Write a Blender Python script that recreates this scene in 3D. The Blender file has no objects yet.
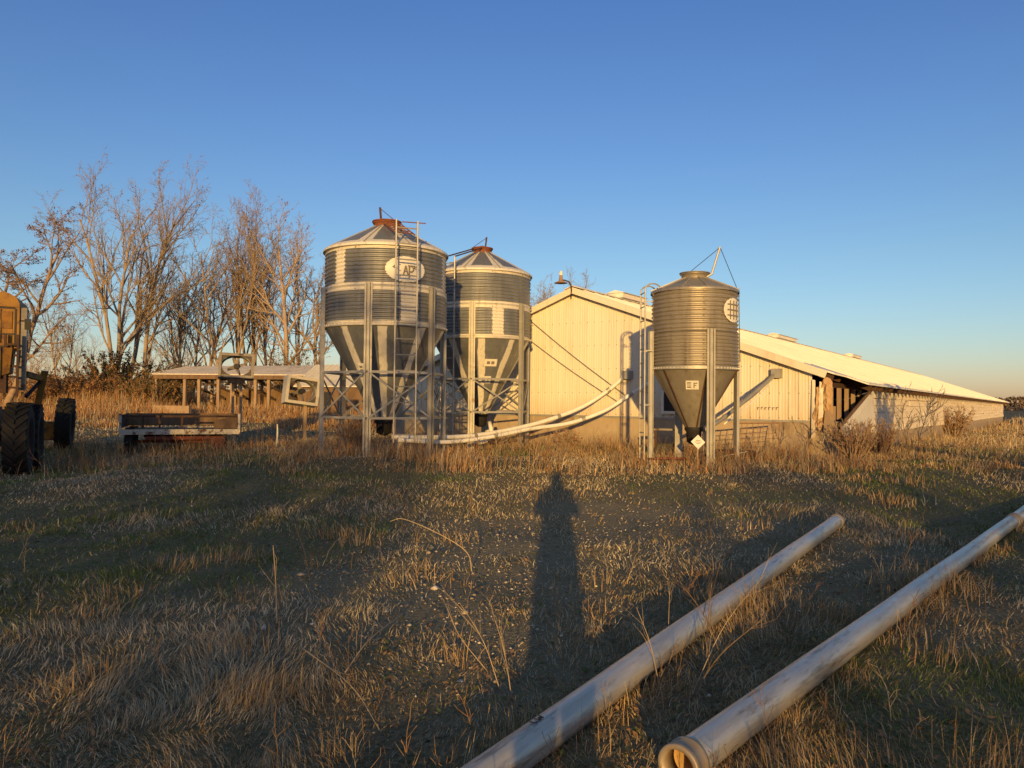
import bpy, bmesh, math, random
import numpy as np
from mathutils import Vector, Matrix
R_ = math.radians
PI = math.pi
sc = bpy.context.scene
col = sc.collection

# ------------------------------------------------------------------ camera
F_PX, CX, CY = 769.0, 512.0, 384.0
EYE = 1.52
cam_d = bpy.data.cameras.new('camera'); cam = bpy.data.objects.new('camera', cam_d); col.objects.link(cam)
cam_d.sensor_width = 36; cam_d.lens = 36 * F_PX / 1024; cam_d.clip_start = 0.02; cam_d.clip_end = 9000
CAM = Matrix.Translation((0, 0, EYE)) @ Matrix.Rotation(R_(90 + 1.19), 4, 'X') @ Matrix.Rotation(R_(0.6), 4, 'Z')
cam.matrix_world = CAM
sc.camera = cam

# ------------------------------------------------------------------ sky, sun, exposure
SUN_EL, SUN_AZ = 6.3, 3.3          # the light travels towards +Y, turned SUN_AZ to the right
w = bpy.data.worlds.new('World'); sc.world = w; w.use_nodes = True
nt = w.node_tree; bg = nt.nodes['Background']
sky = nt.nodes.new('ShaderNodeTexSky'); sky.sky_type = 'NISHITA'; sky.sun_disc = False
sky.sun_elevation = R_(SUN_EL); sky.sun_rotation = R_(180 + SUN_AZ)
sky.air_density = 1.0; sky.dust_density = 0.65; sky.ozone_density = 4.1; sky.altitude = 100
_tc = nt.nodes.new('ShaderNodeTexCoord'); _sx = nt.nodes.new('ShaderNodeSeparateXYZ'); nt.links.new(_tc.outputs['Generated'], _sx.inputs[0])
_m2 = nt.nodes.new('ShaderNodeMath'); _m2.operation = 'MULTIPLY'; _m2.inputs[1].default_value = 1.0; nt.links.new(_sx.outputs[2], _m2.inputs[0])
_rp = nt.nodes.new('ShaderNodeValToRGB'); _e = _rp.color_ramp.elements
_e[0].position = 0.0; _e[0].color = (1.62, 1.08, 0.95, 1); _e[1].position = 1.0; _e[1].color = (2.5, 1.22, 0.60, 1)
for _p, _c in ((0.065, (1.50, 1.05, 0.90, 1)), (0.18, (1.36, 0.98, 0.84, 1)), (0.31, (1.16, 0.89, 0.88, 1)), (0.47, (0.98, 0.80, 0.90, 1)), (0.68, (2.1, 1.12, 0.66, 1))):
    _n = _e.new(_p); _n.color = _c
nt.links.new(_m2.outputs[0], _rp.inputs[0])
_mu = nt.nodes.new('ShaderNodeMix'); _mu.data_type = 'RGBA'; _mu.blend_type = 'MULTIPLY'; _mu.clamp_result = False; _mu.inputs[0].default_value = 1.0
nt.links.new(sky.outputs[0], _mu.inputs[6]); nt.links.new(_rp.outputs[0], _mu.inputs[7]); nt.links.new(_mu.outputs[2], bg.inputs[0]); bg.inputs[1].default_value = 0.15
sd = bpy.data.lights.new('sun', 'SUN'); sd.energy = 3.4; sd.angle = R_(0.53); sd.color = (1.0, 0.60, 0.17)
sun = bpy.data.objects.new('sun', sd); col.objects.link(sun)
LDIR = Vector((math.sin(R_(SUN_AZ)) * math.cos(R_(SUN_EL)), math.cos(R_(SUN_AZ)) * math.cos(R_(SUN_EL)), -math.sin(R_(SUN_EL))))
sun.rotation_euler = LDIR.to_track_quat('-Z', 'Y').to_euler(); sun.location = (-3, -30, 20)
sc.view_settings.view_transform = 'Standard'; sc.view_settings.look = 'None'
sc.view_settings.gamma = 1.0; sc.view_settings.exposure = 0.65
sc.render.engine = 'CYCLES'; sc.cycles.use_denoising = True; sc.cycles.use_adaptive_sampling = False
sc.cycles.max_bounces = 6; sc.cycles.diffuse_bounces = 4; sc.cycles.transparent_max_bounces = 4

# ------------------------------------------------------------------ helpers
def at(px, py, d):
    """the place that shows at a pixel of the photograph, d metres away along the view axis"""
    return CAM @ Vector(((px - CX) / F_PX * d, -(py - CY) / F_PX * d, -d))

def sst(a, b, x):
    t = np.clip((np.asarray(x, float) - a) / (b - a), 0, 1)
    return t * t * (3 - 2 * t)

def vnoise(x, y, s, seed=0):
    x = np.asarray(x, float) / s; y = np.asarray(y, float) / s
    xi = np.floor(x); yi = np.floor(y); fx = x - xi; fy = y - yi
    fx = fx * fx * (3 - 2 * fx); fy = fy * fy * (3 - 2 * fy)
    def h(a, b):
        v = np.sin(a * 127.1 + b * 311.7 + seed * 74.7) * 43758.5453
        return v - np.floor(v)
    return (h(xi, yi) * (1 - fx) + h(xi + 1, yi) * fx) * (1 - fy) + (h(xi, yi + 1) * (1 - fx) + h(xi + 1, yi + 1) * fx) * fy

def gz(x, y):
    x = np.asarray(x, float); y = np.asarray(y, float)
    z = 0.28 * sst(9, 16, y) * sst(-10, -4, x) * (1 - sst(10, 26, x))
    z = z + 0.10 * sst(14, 22, y) * (1 - sst(-10, -4, x))
    z = z + 0.55 * sst(24, 46, y) * (1 - sst(-9, -2, x))
    z = z - 0.12 * sst(30, 60, y) * sst(14, 30, x)
    near = 1 - sst(40, 90, np.hypot(x, y))
    z = z + near * (0.10 * (vnoise(x, y, 3.1, 1) - .5) + 0.05 * (vnoise(x, y, 0.9, 2) - .5) + 0.02 * (vnoise(x, y, 0.3, 3) - .5))
    z = z + 3.0 * sst(150, 900, np.hypot(x, y)) * (vnoise(x, y, 400, 5) - 0.3)
    return z

def g1(x, y): return float(gz(x, y))

def tag(o, label=None, cat=None, group=None, kind=None):
    if label: o['label'] = label
    if cat: o['category'] = cat
    if group: o['group'] = group
    if kind: o['kind'] = kind
    return o

def thing(name, label, cat, loc=(0, 0, 0), rz=0, group=None):
    o = bpy.data.objects.new(name, None); col.objects.link(o)
    o.location = loc; o.rotation_euler = (0, 0, rz); o.empty_display_size = 0.3
    return tag(o, label, cat, group)

class MB:
    def __init__(s): s.v = []; s.f = []; s.mi = []; s.att = None
    def add(s, vs, fs, m=0):
        b = len(s.v); s.v += [tuple(p) for p in vs]; s.f += [tuple(i + b for i in f) for f in fs]; s.mi += [m] * len(fs); return s
    def box(s, c, size, rot=None, m=0):
        vs = []
        for dx in (-.5, .5):
            for dy in (-.5, .5):
                for dz in (-.5, .5):
                    p = Vector((dx * size[0], dy * size[1], dz * size[2]))
                    if rot is not None: p = rot @ p
                    vs.append(p + Vector(c))
        return s.add(vs, [(0, 1, 3, 2), (4, 6, 7, 5), (0, 4, 5, 1), (2, 3, 7, 6), (0, 2, 6, 4), (1, 5, 7, 3)], m)
    def beam(s, a, b, wd, ht, up=(0, 0, 1), m=0):
        a = Vector(a); b = Vector(b); d = b - a; L = d.length; d.normalize()
        up = Vector(up)
        if abs(d.dot(up)) > .98: up = Vector((0, 1, 0))
        x = d.cross(up).normalized(); z = x.cross(d)
        rot = Matrix((x, d, z)).transposed()
        return s.box((a + b) / 2, (wd, L, ht), rot, m)
    def tube(s, pts, r, n=8, cap=True, m=0):
        pts = [Vector(p) for p in pts]; k = len(pts)
        rr = r if isinstance(r, (list, tuple)) else [r] * k
        ref = None; vs = []
        for i in range(k):
            d = (pts[min(i + 1, k - 1)] - pts[max(i - 1, 0)]).normalized()
            if ref is None:
                ref = Vector((0, 0, 1)) if abs(d.z) < .9 else Vector((1, 0, 0))
            x = (ref - d * ref.dot(d)).normalized(); y = d.cross(x); ref = x
            for j in range(n):
                a = 2 * PI * j / n
                vs.append(pts[i] + (x * math.cos(a) + y * math.sin(a)) * rr[i])
        fs = [(i * n + j, i * n + (j + 1) % n, (i + 1) * n + (j + 1) % n, (i + 1) * n + j) for i in range(k - 1) for j in range(n)]
        if cap: fs += [tuple(range(n))[::-1], tuple((k - 1) * n + j for j in range(n))]
        return s.add(vs, fs, m)
    def lathe(s, prof, n=32, m=0, c=(0, 0, 0)):
        k = len(prof)
        vs = [(c[0] + r * math.sin(2 * PI * j / n), c[1] - r * math.cos(2 * PI * j / n), c[2] + z) for (r, z) in prof for j in range(n)]
        fs = [(i * n + j, i * n + (j + 1) % n, (i + 1) * n + (j + 1) % n, (i + 1) * n + j) for i in range(k - 1) for j in range(n)]
        return s.add(vs, fs, m)
    def prism(s, poly, off, m=0):
        off = Vector(off); n = len(poly); a = [Vector(p) for p in poly]; b = [p + off for p in a]
        return s.add(a + b, [tuple(range(n))[::-1], tuple(range(n, 2 * n))] + [(i, (i + 1) % n, n + (i + 1) % n, n + i) for i in range(n)], m)
    def build(s, name, mats, parent=None, smooth=False, normals=True):
        me = bpy.data.meshes.new(name); me.from_pydata(s.v, [], s.f)
        for mt in (mats if isinstance(mats, (list, tuple)) else [mats]): me.materials.append(mt)
        if any(s.mi): me.polygons.foreach_set('material_index', s.mi)
        if normals:
            bm = bmesh.new(); bm.from_mesh(me); bmesh.ops.recalc_face_normals(bm, faces=bm.faces); bm.to_mesh(me); bm.free()
        if smooth: me.polygons.foreach_set('use_smooth', [True] * len(me.polygons))
        if s.att is not None:
            a = me.attributes.new('patch', 'FLOAT', 'POINT'); a.data.foreach_set('value', np.asarray(s.att, np.float32))
        me.update()
        o = bpy.data.objects.new(name, me); col.objects.link(o)
        if parent is not None: o.parent = parent
        return o

def np_mesh(name, V, Fq=None, Ft=None, mat=None, colr=None, parent=None, smooth=False):
    me = bpy.data.meshes.new(name)
    nq = 0 if Fq is None else len(Fq); n3 = 0 if Ft is None else len(Ft)
    me.vertices.add(len(V)); me.vertices.foreach_set('co', np.asarray(V, np.float32).ravel())
    idx = np.concatenate(([Fq.ravel()] if nq else []) + ([Ft.ravel()] if n3 else [])).astype(np.int32)
    me.loops.add(len(idx)); me.loops.foreach_set('vertex_index', idx)
    st = np.concatenate([np.arange(nq) * 4, nq * 4 + np.arange(n3) * 3]).astype(np.int32)
    me.polygons.add(nq + n3); me.polygons.foreach_set('loop_start', st)
    if smooth: me.polygons.foreach_set('use_smooth', np.ones(nq + n3, bool))
    me.update(calc_edges=True)
    if colr is not None:
        a = me.color_attributes.new('tint', 'FLOAT_COLOR', 'POINT')
        c4 = np.ones((len(V), 4), np.float32); c4[:, :3] = colr; a.data.foreach_set('color', c4.ravel())
    if mat: me.materials.append(mat)
    o = bpy.data.objects.new(name, me); col.objects.link(o)
    if parent is not None: o.parent = parent
    return o

# ------------------------------------------------------------------ materials
def mat(name, c1, c2=None, scale=4.0, rough=.7, metal=0.0, bump=0.0, bscale=None, c3=None, s3=1.2, t3=(.55, .65), stretch=None, detail=6, spec=.3):
    m = bpy.data.materials.new(name); m.use_nodes = True; n = m.node_tree.nodes; l = m.node_tree.links
    b = n['Principled BSDF']; b.inputs['Roughness'].default_value = rough; b.inputs['Metallic'].default_value = metal
    b.inputs['Specular IOR Level'].default_value = spec
    b.inputs['Base Color'].default_value = (*c1, 1)
    tc = n.new('ShaderNodeTexCoord'); src = tc.outputs['Object']
    if stretch:
        mp = n.new('ShaderNodeMapping'); mp.inputs['Scale'].default_value = stretch; l.new(src, mp.inputs[0]); src = mp.outputs[0]
    out = None
    if c2:
        nz = n.new('ShaderNodeTexNoise'); nz.inputs['Scale'].default_value = scale; nz.inputs['Detail'].default_value = detail; nz.inputs['Roughness'].default_value = .65
        l.new(src, nz.inputs['Vector'])
        mr = n.new('ShaderNodeMapRange'); mr.inputs[1].default_value = .32; mr.inputs[2].default_value = .68; l.new(nz.outputs[0], mr.inputs[0])
        mx = n.new('ShaderNodeMix'); mx.data_type = 'RGBA'; mx.inputs[6].default_value = (*c1, 1); mx.inputs[7].default_value = (*c2, 1)
        l.new(mr.outputs[0], mx.inputs[0]); out = mx.outputs[2]
        if c3:
            nz3 = n.new('ShaderNodeTexNoise'); nz3.inputs['Scale'].default_value = s3; nz3.inputs['Detail'].default_value = 8; nz3.inputs['Roughness'].default_value = .7
            l.new(src, nz3.inputs['Vector'])
            mr3 = n.new('ShaderNodeMapRange'); mr3.inputs[1].default_value = t3[0]; mr3.inputs[2].default_value = t3[1]; l.new(nz3.outputs[0], mr3.inputs[0])
            m3 = n.new('ShaderNodeMix'); m3.data_type = 'RGBA'; m3.inputs[7].default_value = (*c3, 1)
            l.new(mr3.outputs[0], m3.inputs[0]); l.new(out, m3.inputs[6]); out = m3.outputs[2]
        l.new(out, b.inputs['Base Color'])
    if bump:
        nb = n.new('ShaderNodeTexNoise'); nb.inputs['Scale'].default_value = bscale or scale * 3; nb.inputs['Detail'].default_value = 5
        l.new(src, nb.inputs['Vector'])
        bp = n.new('ShaderNodeBump'); bp.inputs['Strength'].default_value = bump; bp.inputs['Distance'].default_value = .03
        l.new(nb.outputs[0], bp.inputs['Height']); l.new(bp.outputs[0], b.inputs['Normal'])
    return m

def splash(m, z0, z1, colr, streak=True):
    """soil splashed up the foot of a wall and faint runs down it"""
    n = m.node_tree.nodes; l = m.node_tree.links; b = n['Principled BSDF']; src = b.inputs['Base Color'].links[0].from_socket
    tc = n.new('ShaderNodeTexCoord'); sx = n.new('ShaderNodeSeparateXYZ'); l.new(tc.outputs['Object'], sx.inputs[0])
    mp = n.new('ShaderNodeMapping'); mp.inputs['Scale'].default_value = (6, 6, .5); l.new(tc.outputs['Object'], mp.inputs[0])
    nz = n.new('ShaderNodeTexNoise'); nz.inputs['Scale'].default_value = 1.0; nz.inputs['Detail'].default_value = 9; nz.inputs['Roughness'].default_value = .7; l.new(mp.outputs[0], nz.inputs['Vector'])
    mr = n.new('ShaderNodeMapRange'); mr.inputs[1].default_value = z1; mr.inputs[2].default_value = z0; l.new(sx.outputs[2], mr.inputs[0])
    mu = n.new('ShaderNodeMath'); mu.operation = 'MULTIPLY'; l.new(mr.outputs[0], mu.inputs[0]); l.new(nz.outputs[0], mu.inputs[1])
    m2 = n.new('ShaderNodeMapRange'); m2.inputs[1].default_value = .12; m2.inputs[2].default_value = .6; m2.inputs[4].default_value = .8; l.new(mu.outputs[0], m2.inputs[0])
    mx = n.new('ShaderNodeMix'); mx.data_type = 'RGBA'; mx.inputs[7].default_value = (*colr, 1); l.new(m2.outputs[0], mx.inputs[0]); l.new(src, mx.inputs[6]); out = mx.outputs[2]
    if streak:
        m3 = n.new('ShaderNodeMapRange'); m3.inputs[1].default_value = .56; m3.inputs[2].default_value = .74; m3.inputs[4].default_value = .45; l.new(nz.outputs[0], m3.inputs[0])
        my = n.new('ShaderNodeMix'); my.data_type = 'RGBA'; my.inputs[7].default_value = (.46, .36, .26, 1); l.new(m3.outputs[0], my.inputs[0]); l.new(out, my.inputs[6]); out = my.outputs[2]
    l.new(out, b.inputs['Base Color'])

def tint_mat(name, rough=.8, transl=0.0):
    m = bpy.data.materials.new(name); m.use_nodes = True; n = m.node_tree.nodes; l = m.node_tree.links
    b = n['Principled BSDF']; b.inputs['Roughness'].default_value = rough; b.inputs['Specular IOR Level'].default_value = .15
    a = n.new('ShaderNodeVertexColor'); a.layer_name = 'tint'; l.new(a.outputs[0], b.inputs['Base Color'])
    return m

def galv(name, dark, dark2, pale, metal=.55, rough=.42):
    """weathered galvanised sheet: dull oxidised zinc with brighter strips where the 'patch' attribute is high"""
    m = bpy.data.materials.new(name); m.use_nodes = True; n = m.node_tree.nodes; l = m.node_tree.links
    b = n['Principled BSDF']; b.inputs['Metallic'].default_value = metal; b.inputs['Roughness'].default_value = rough
    tc = n.new('ShaderNodeTexCoord')
    nz = n.new('ShaderNodeTexNoise'); nz.inputs['Scale'].default_value = 2.2; nz.inputs['Detail'].default_value = 8; nz.inputs['Roughness'].default_value = .7
    mp = n.new('ShaderNodeMapping'); mp.inputs['Scale'].default_value = (1.6, 1.6, .5); l.new(tc.outputs['Object'], mp.inputs[0]); l.new(mp.outputs[0], nz.inputs['Vector'])
    mr = n.new('ShaderNodeMapRange'); mr.inputs[1].default_value = .3; mr.inputs[2].default_value = .7; l.new(nz.outputs[0], mr.inputs[0])
    mx = n.new('ShaderNodeMix'); mx.data_type = 'RGBA'; mx.inputs[6].default_value = (*dark, 1); mx.inputs[7].default_value = (*dark2, 1); l.new(mr.outputs[0], mx.inputs[0])
    at_ = n.new('ShaderNodeAttribute'); at_.attribute_name = 'patch'
    n2 = n.new('ShaderNodeTexNoise'); n2.inputs['Scale'].default_value = 7; n2.inputs['Detail'].default_value = 6; l.new(tc.outputs['Object'], n2.inputs['Vector'])
    ad = n.new('ShaderNodeMath'); ad.operation = 'MULTIPLY_ADD'; ad.inputs[1].default_value = .7; l.new(n2.outputs[0], ad.inputs[0]); l.new(at_.outputs['Fac'], ad.inputs[2])
    m2 = n.new('ShaderNodeMapRange'); m2.inputs[1].default_value = .75; m2.inputs[2].default_value = .95; l.new(ad.outputs[0], m2.inputs[0])
    mm = n.new('ShaderNodeMix'); mm.data_type = 'RGBA'; mm.inputs[7].default_value = (*pale, 1); l.new(m2.outputs[0], mm.inputs[0]); l.new(mx.outputs[2], mm.inputs[6])
    mp2 = n.new('ShaderNodeMapping'); mp2.inputs['Scale'].default_value = (5, 5, .35); l.new(tc.outputs['Object'], mp2.inputs[0])
    n3 = n.new('ShaderNodeTexNoise'); n3.inputs['Scale'].default_value = 2.0; n3.inputs['Detail'].default_value = 9; n3.inputs['Roughness'].default_value = .7; l.new(mp2.outputs[0], n3.inputs['Vector'])
    m3 = n.new('ShaderNodeMapRange'); m3.inputs[1].default_value = .54; m3.inputs[2].default_value = .74; m3.inputs[4].default_value = .75; l.new(n3.outputs[0], m3.inputs[0])
    ms = n.new('ShaderNodeMix'); ms.data_type = 'RGBA'; ms.inputs[7].default_value = (.15, .10, .065, 1); l.new(m3.outputs[0], ms.inputs[0]); l.new(mm.outputs[2], ms.inputs[6])
    m4 = n.new('ShaderNodeMapRange'); m4.inputs[1].default_value = .46; m4.inputs[2].default_value = .28; m4.inputs[4].default_value = .5; l.new(n3.outputs[0], m4.inputs[0])
    ml = n.new('ShaderNodeMix'); ml.data_type = 'RGBA'; ml.inputs[7].default_value = (.42, .41, .39, 1); l.new(m4.outputs[0], ml.inputs[0]); l.new(ms.outputs[2], ml.inputs[6])
    l.new(ml.outputs[2], b.inputs['Base Color'])
    k = n.new('ShaderNodeMath'); k.operation = 'MULTIPLY_ADD'; k.inputs[1].default_value = -metal * .8; k.inputs[2].default_value = metal; l.new(m2.outputs[0], k.inputs[0]); l.new(k.outputs[0], b.inputs['Metallic'])
    rr = n.new('ShaderNodeMapRange'); rr.inputs[3].default_value = rough - .08; rr.inputs[4].default_value = rough + .15; l.new(mr.outputs[0], rr.inputs[0]); l.new(rr.outputs[0], b.inputs['Roughness'])
    return m

M = {}
M['galv_blue'] = galv('weathered_zinc', (.165, .175, .19), (.25, .26, .275), (.68, .64, .56), metal=.4)
M['galv_tan'] = galv('dull_zinc', (.29, .255, .205), (.39, .35, .285), (.5, .47, .42), metal=.5)
M['zinc_leg'] = mat('zinc_upright', (.40, .39, .37), (.30, .29, .27), 5, .5, .35, c3=(.22, .12, .06), s3=3, t3=(.62, .72))
M['rust'] = mat('rust', (.24, .085, .045), (.15, .06, .035), 9, .85, 0, .3)
M['rust_pale'] = mat('weathered_pale_rust', (.34, .22, .14), (.24, .14, .085), 9, .85)
M['rust_dark'] = mat('dark_rust', (.09, .045, .028), (.045, .03, .025), 8, .9, 0, .2)
M['white_metal'] = mat('cream_painted_metal', (.72, .68, .58), (.66, .61, .51), 1.2, .5, 0, c3=(.56, .48, .38), s3=.9, t3=(.58, .75), stretch=(1, 1, .25))
splash(M['white_metal'], 1.0, 1.9, (.52, .41, .29))
M['roof_metal'] = mat('pale_roof_metal', (.80, .76, .68), (.70, .65, .56), 1.0, .5, 0, c3=(.52, .40, .28), s3=.7, t3=(.58, .75))
M['white_old'] = mat('weathered_white_board', (.82, .73, .58), (.68, .56, .40), 4, .8, 0, .2, c3=(.34, .20, .11), s3=4.0, t3=(.60, .68), stretch=(.6, 1, 2.6))
M['concrete'] = mat('stained_concrete', (.44, .35, .25), (.33, .26, .185), 3, .9, 0, .25, c3=(.17, .12, .085), s3=1.4, t3=(.55, .7), stretch=(1, 1, .5)); splash(M['concrete'], .1, .9, (.16, .11, .07))
M['wood'] = mat('old_timber', (.20, .13, .08), (.11, .07, .045), 6, .9, 0, .3, stretch=(1, 1, .3))
M['wood_pale'] = mat('pale_timber', (.36, .26, .17), (.25, .17, .11), 5, .9, 0, .2, stretch=(1, 1, .3))
M['dark'] = mat('black_steel', (.02, .02, .022), (.035, .03, .028), 8, .6, .2)
M['white_plastic'] = mat('white_plastic_tube', (.82, .80, .76), (.72, .69, .64), 6, .4)
M['yellow'] = mat('faded_yellow_paint', (.30, .15, .022), (.20, .095, .018), 3, .6, 0, c3=(.09, .045, .028), s3=4.5, t3=(.50, .62))
M['yellow_dull'] = mat('worn_yellow_panel', (.24, .115, .02), (.17, .075, .02), 5, .7, 0, c3=(.08, .045, .03), s3=5, t3=(.5, .62))
M['tyre'] = mat('old_rubber', (.013, .0125, .012), (.024, .022, .02), 12, .85)
M['glass'] = mat('dusty_glass', (.08, .09, .10), (.12, .12, .11), 3, .15, 0, spec=.6)
M['fan_dark'] = mat('shaded_fan_plate', (.095, .085, .075), (.06, .052, .045), 5, .8, 0, c3=(.16, .13, .10), s3=4, t3=(.56, .68))  # dark tone painted in for the plate's shaded, tilted face
M['fan_pale'] = mat('dusty_pale_panel', (.50, .46, .41), (.34, .29, .24), 5, .8, 0, c3=(.2, .13, .08), s3=3, t3=(.52, .66))
M['fan_grey'] = mat('grey_fan_housing', (.27, .25, .225), (.17, .15, .13), 4, .7, .2, c3=(.07, .04, .025), s3=3, t3=(.55, .65))
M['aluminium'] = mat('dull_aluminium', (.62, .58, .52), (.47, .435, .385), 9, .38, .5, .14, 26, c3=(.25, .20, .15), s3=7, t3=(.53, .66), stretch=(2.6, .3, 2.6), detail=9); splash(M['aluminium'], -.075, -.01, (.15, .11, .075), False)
M['flange'] = mat('rusty_galvanised_flange', (.38, .34, .29), (.30, .22, .15), 12, .55, .4)
M['pipe_in'] = mat('sunlit_pipe_inside', (.62, .42, .20), (.50, .31, .12), 9, .8)  # low sun's orange put into the inner wall's colour
M['red_paint'] = mat('faded_red_paint', (.20, .05, .03), (.12, .04, .025), 6, .8)
M['sign_white'] = mat('white_enamel', (.74, .72, .66), (.66, .62, .55), 6, .5)
M['ink'] = mat('dark_print', (.05, .045, .04))
M['ink_grey'] = mat('grey_print', (.20, .18, .16))
M['bark'] = mat('grey_brown_bark', (.36, .285, .21), (.24, .185, .135), 5, .95, 0, .3, stretch=(1, 1, .3))
M['bark_red'] = mat('reddish_bark', (.34, .245, .17), (.23, .16, .11), 5, .95)
M['bark_pale'] = mat('pale_bark', (.42, .32, .23), (.28, .205, .15), 4, .95, 0, .3, stretch=(1, 1, .3))
M['tint'] = tint_mat('dry_plant')
M['stone'] = tint_mat('limestone_chips', .9)
M['insul'] = mat('torn_brown_sheathing', (.52, .36, .20), (.38, .24, .13), 4, .9, 0, .3)

# ground material: soil and thatch, chips of limestone in the worn track
def ground_mat():
    m = bpy.data.materials.new('soil_and_thatch'); m.use_nodes = True; n = m.node_tree.nodes; l = m.node_tree.links
    b = n['Principled BSDF']; b.inputs['Roughness'].default_value = .95; b.inputs['Specular IOR Level'].default_value = .1
    tc = n.new('ShaderNodeTexCoord'); P = tc.outputs['Object']
    def noise(s, d=8, r=.65):
        z = n.new('ShaderNodeTexNoise'); z.inputs['Scale'].default_value = s; z.inputs['Detail'].default_value = d; z.inputs['Roughness'].default_value = r; l.new(P, z.inputs['Vector']); return z.outputs[0]
    def ramp(v, a, b2):
        r = n.new('ShaderNodeMapRange'); r.inputs[1].default_value = a; r.inputs[2].default_value = b2; l.new(v, r.inputs[0]); return r.outputs[0]
    def mix(f, a, b2):
        x = n.new('ShaderNodeMix'); x.data_type = 'RGBA'; l.new(f, x.inputs[0])
        for i, c in ((6, a), (7, b2)):
            if isinstance(c, tuple): x.inputs[i].default_value = (*c, 1)
            else: l.new(c, x.inputs[i])
        return x.outputs[2]
    c = mix(ramp(noise(26), .35, .65), (.085, .072, .045), (.25, .21, .135))
    c = mix(ramp(noise(.9, 8, .75), .47, .75), c, mix(ramp(noise(30), .35, .65), (.09, .105, .04), (.18, .19, .085)))
    c = mix(ramp(noise(.5, 8, .75), .5, .75), c, mix(ramp(noise(40), .35, .65), (.26, .20, .125), (.36, .28, .18)))
    vo = n.new('ShaderNodeTexVoronoi'); vo.inputs['Scale'].default_value = 38; l.new(P, vo.inputs['Vector'])
    vm = n.new('ShaderNodeMath'); vm.operation = 'LESS_THAN'; vm.inputs[1].default_value = .25; l.new(vo.outputs['Distance'], vm.inputs[0])
    at_ = n.new('ShaderNodeAttribute'); at_.attribute_name = 'gravel'
    mu = n.new('ShaderNodeMath'); mu.operation = 'MULTIPLY'; l.new(vm.outputs[0], mu.inputs[0]); l.new(at_.outputs['Fac'], mu.inputs[1])
    c = mix(at_.outputs['Fac'], c, mix(ramp(noise(34, 10, .75), .3, .7), (.13, .112, .075), (.34, .295, .205)))
    c = mix(mu.outputs[0], c, (.36, .31, .25))
    l.new(c, b.inputs['Base Color'])
    bp = n.new('ShaderNodeBump'); bp.inputs['Strength'].default_value = .8; bp.inputs['Distance'].default_value = .04; l.new(noise(22), bp.inputs['Height']); l.new(bp.outputs[0], b.inputs['Normal'])
    return m
M['ground'] = ground_mat()

def gravelness(x, y):
    """0..1: the worn, stony vehicle track"""
    x = np.asarray(x, float); y = np.asarray(y, float)
    a = np.exp(-((x + .35 - .03 * y) / 1.0) ** 2) * sst(3.2, 5.2, y) * (1 - sst(8.5, 12, y))
    b2 = np.exp(-((x - 1.6) / 2.6) ** 2 - ((y - 9.6) / 2.6) ** 2) * .9
    c = np.exp(-((x + 1.5) / .9) ** 2 - ((y - 6.0) / 1.3) ** 2) * .7
    d = np.exp(-((x - 3.3) / .7) ** 2 - ((y - 5.2) / .8) ** 2) * .5
    k = np.maximum(np.maximum(a, b2), np.maximum(c, d))
    return np.clip(k * (.55 + 1.1 * vnoise(x, y, .6, 9)), 0, 1)

# ------------------------------------------------------------------ ground sheet
def ground():
    def axis(lo, hi, fine, n_out, far):
        a = np.arange(lo, hi + 1e-6, fine)
        g = np.geomspace(fine * 1.5, far - hi, n_out)
        return np.concatenate([lo - g[::-1] * (far + lo) / (far - hi) if False else lo - g[::-1], a, hi + g])
    xs = axis(-16, 18, .16, 60, 3500); ys = axis(-2, 30, .16, 70, 3500)
    X, Y = np.meshgrid(xs, ys); Z = gz(X, Y)
    V = np.stack([X.ravel(), Y.ravel(), Z.ravel()], 1); nx = len(xs); ny = len(ys)
    i = np.arange(nx - 1)[None, :] + nx * np.arange(ny - 1)[:, None]
    Fq = np.stack([i, i + 1, i + 1 + nx, i + nx], -1).reshape(-1, 4)
    o = np_mesh('ground', V, Fq, None, M['ground'], None, smooth=True)
    a = o.data.attributes.new('gravel', 'FLOAT', 'POINT'); a.data.foreach_set('value', gravelness(X.ravel(), Y.ravel()).astype(np.float32))
    tag(o, kind='structure')
ground()

# ------------------------------------------------------------------ feed bins
def corr(z0, z1, R, n, amp=.019):
    k = n * 6; out = []
    for i in range(k + 1):
        t = i / k; out.append((R + amp * math.cos(2 * PI * n * t), z0 + (z1 - z0) * t))
    return out

def ang(d): return (d + 180) % 360 - 180

def ladder(mb, p_low, p_top, half, right, n_r=None, r=.014, step=.3, m=0):
    a = Vector(p_low); b = Vector(p_top); rt = Vector(right).normalized() * half
    mb.tube([a - rt, b - rt], r, 6, m=m); mb.tube([a + rt, b + rt], r, 6, m=m)
    L = (b - a).length; k = int(L / step)
    for i in range(1, k + 1):
        q = a.lerp(b, (i - .5) / k); mb.tube([q - rt, q + rt], r * .8, 5, m=m)

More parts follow.
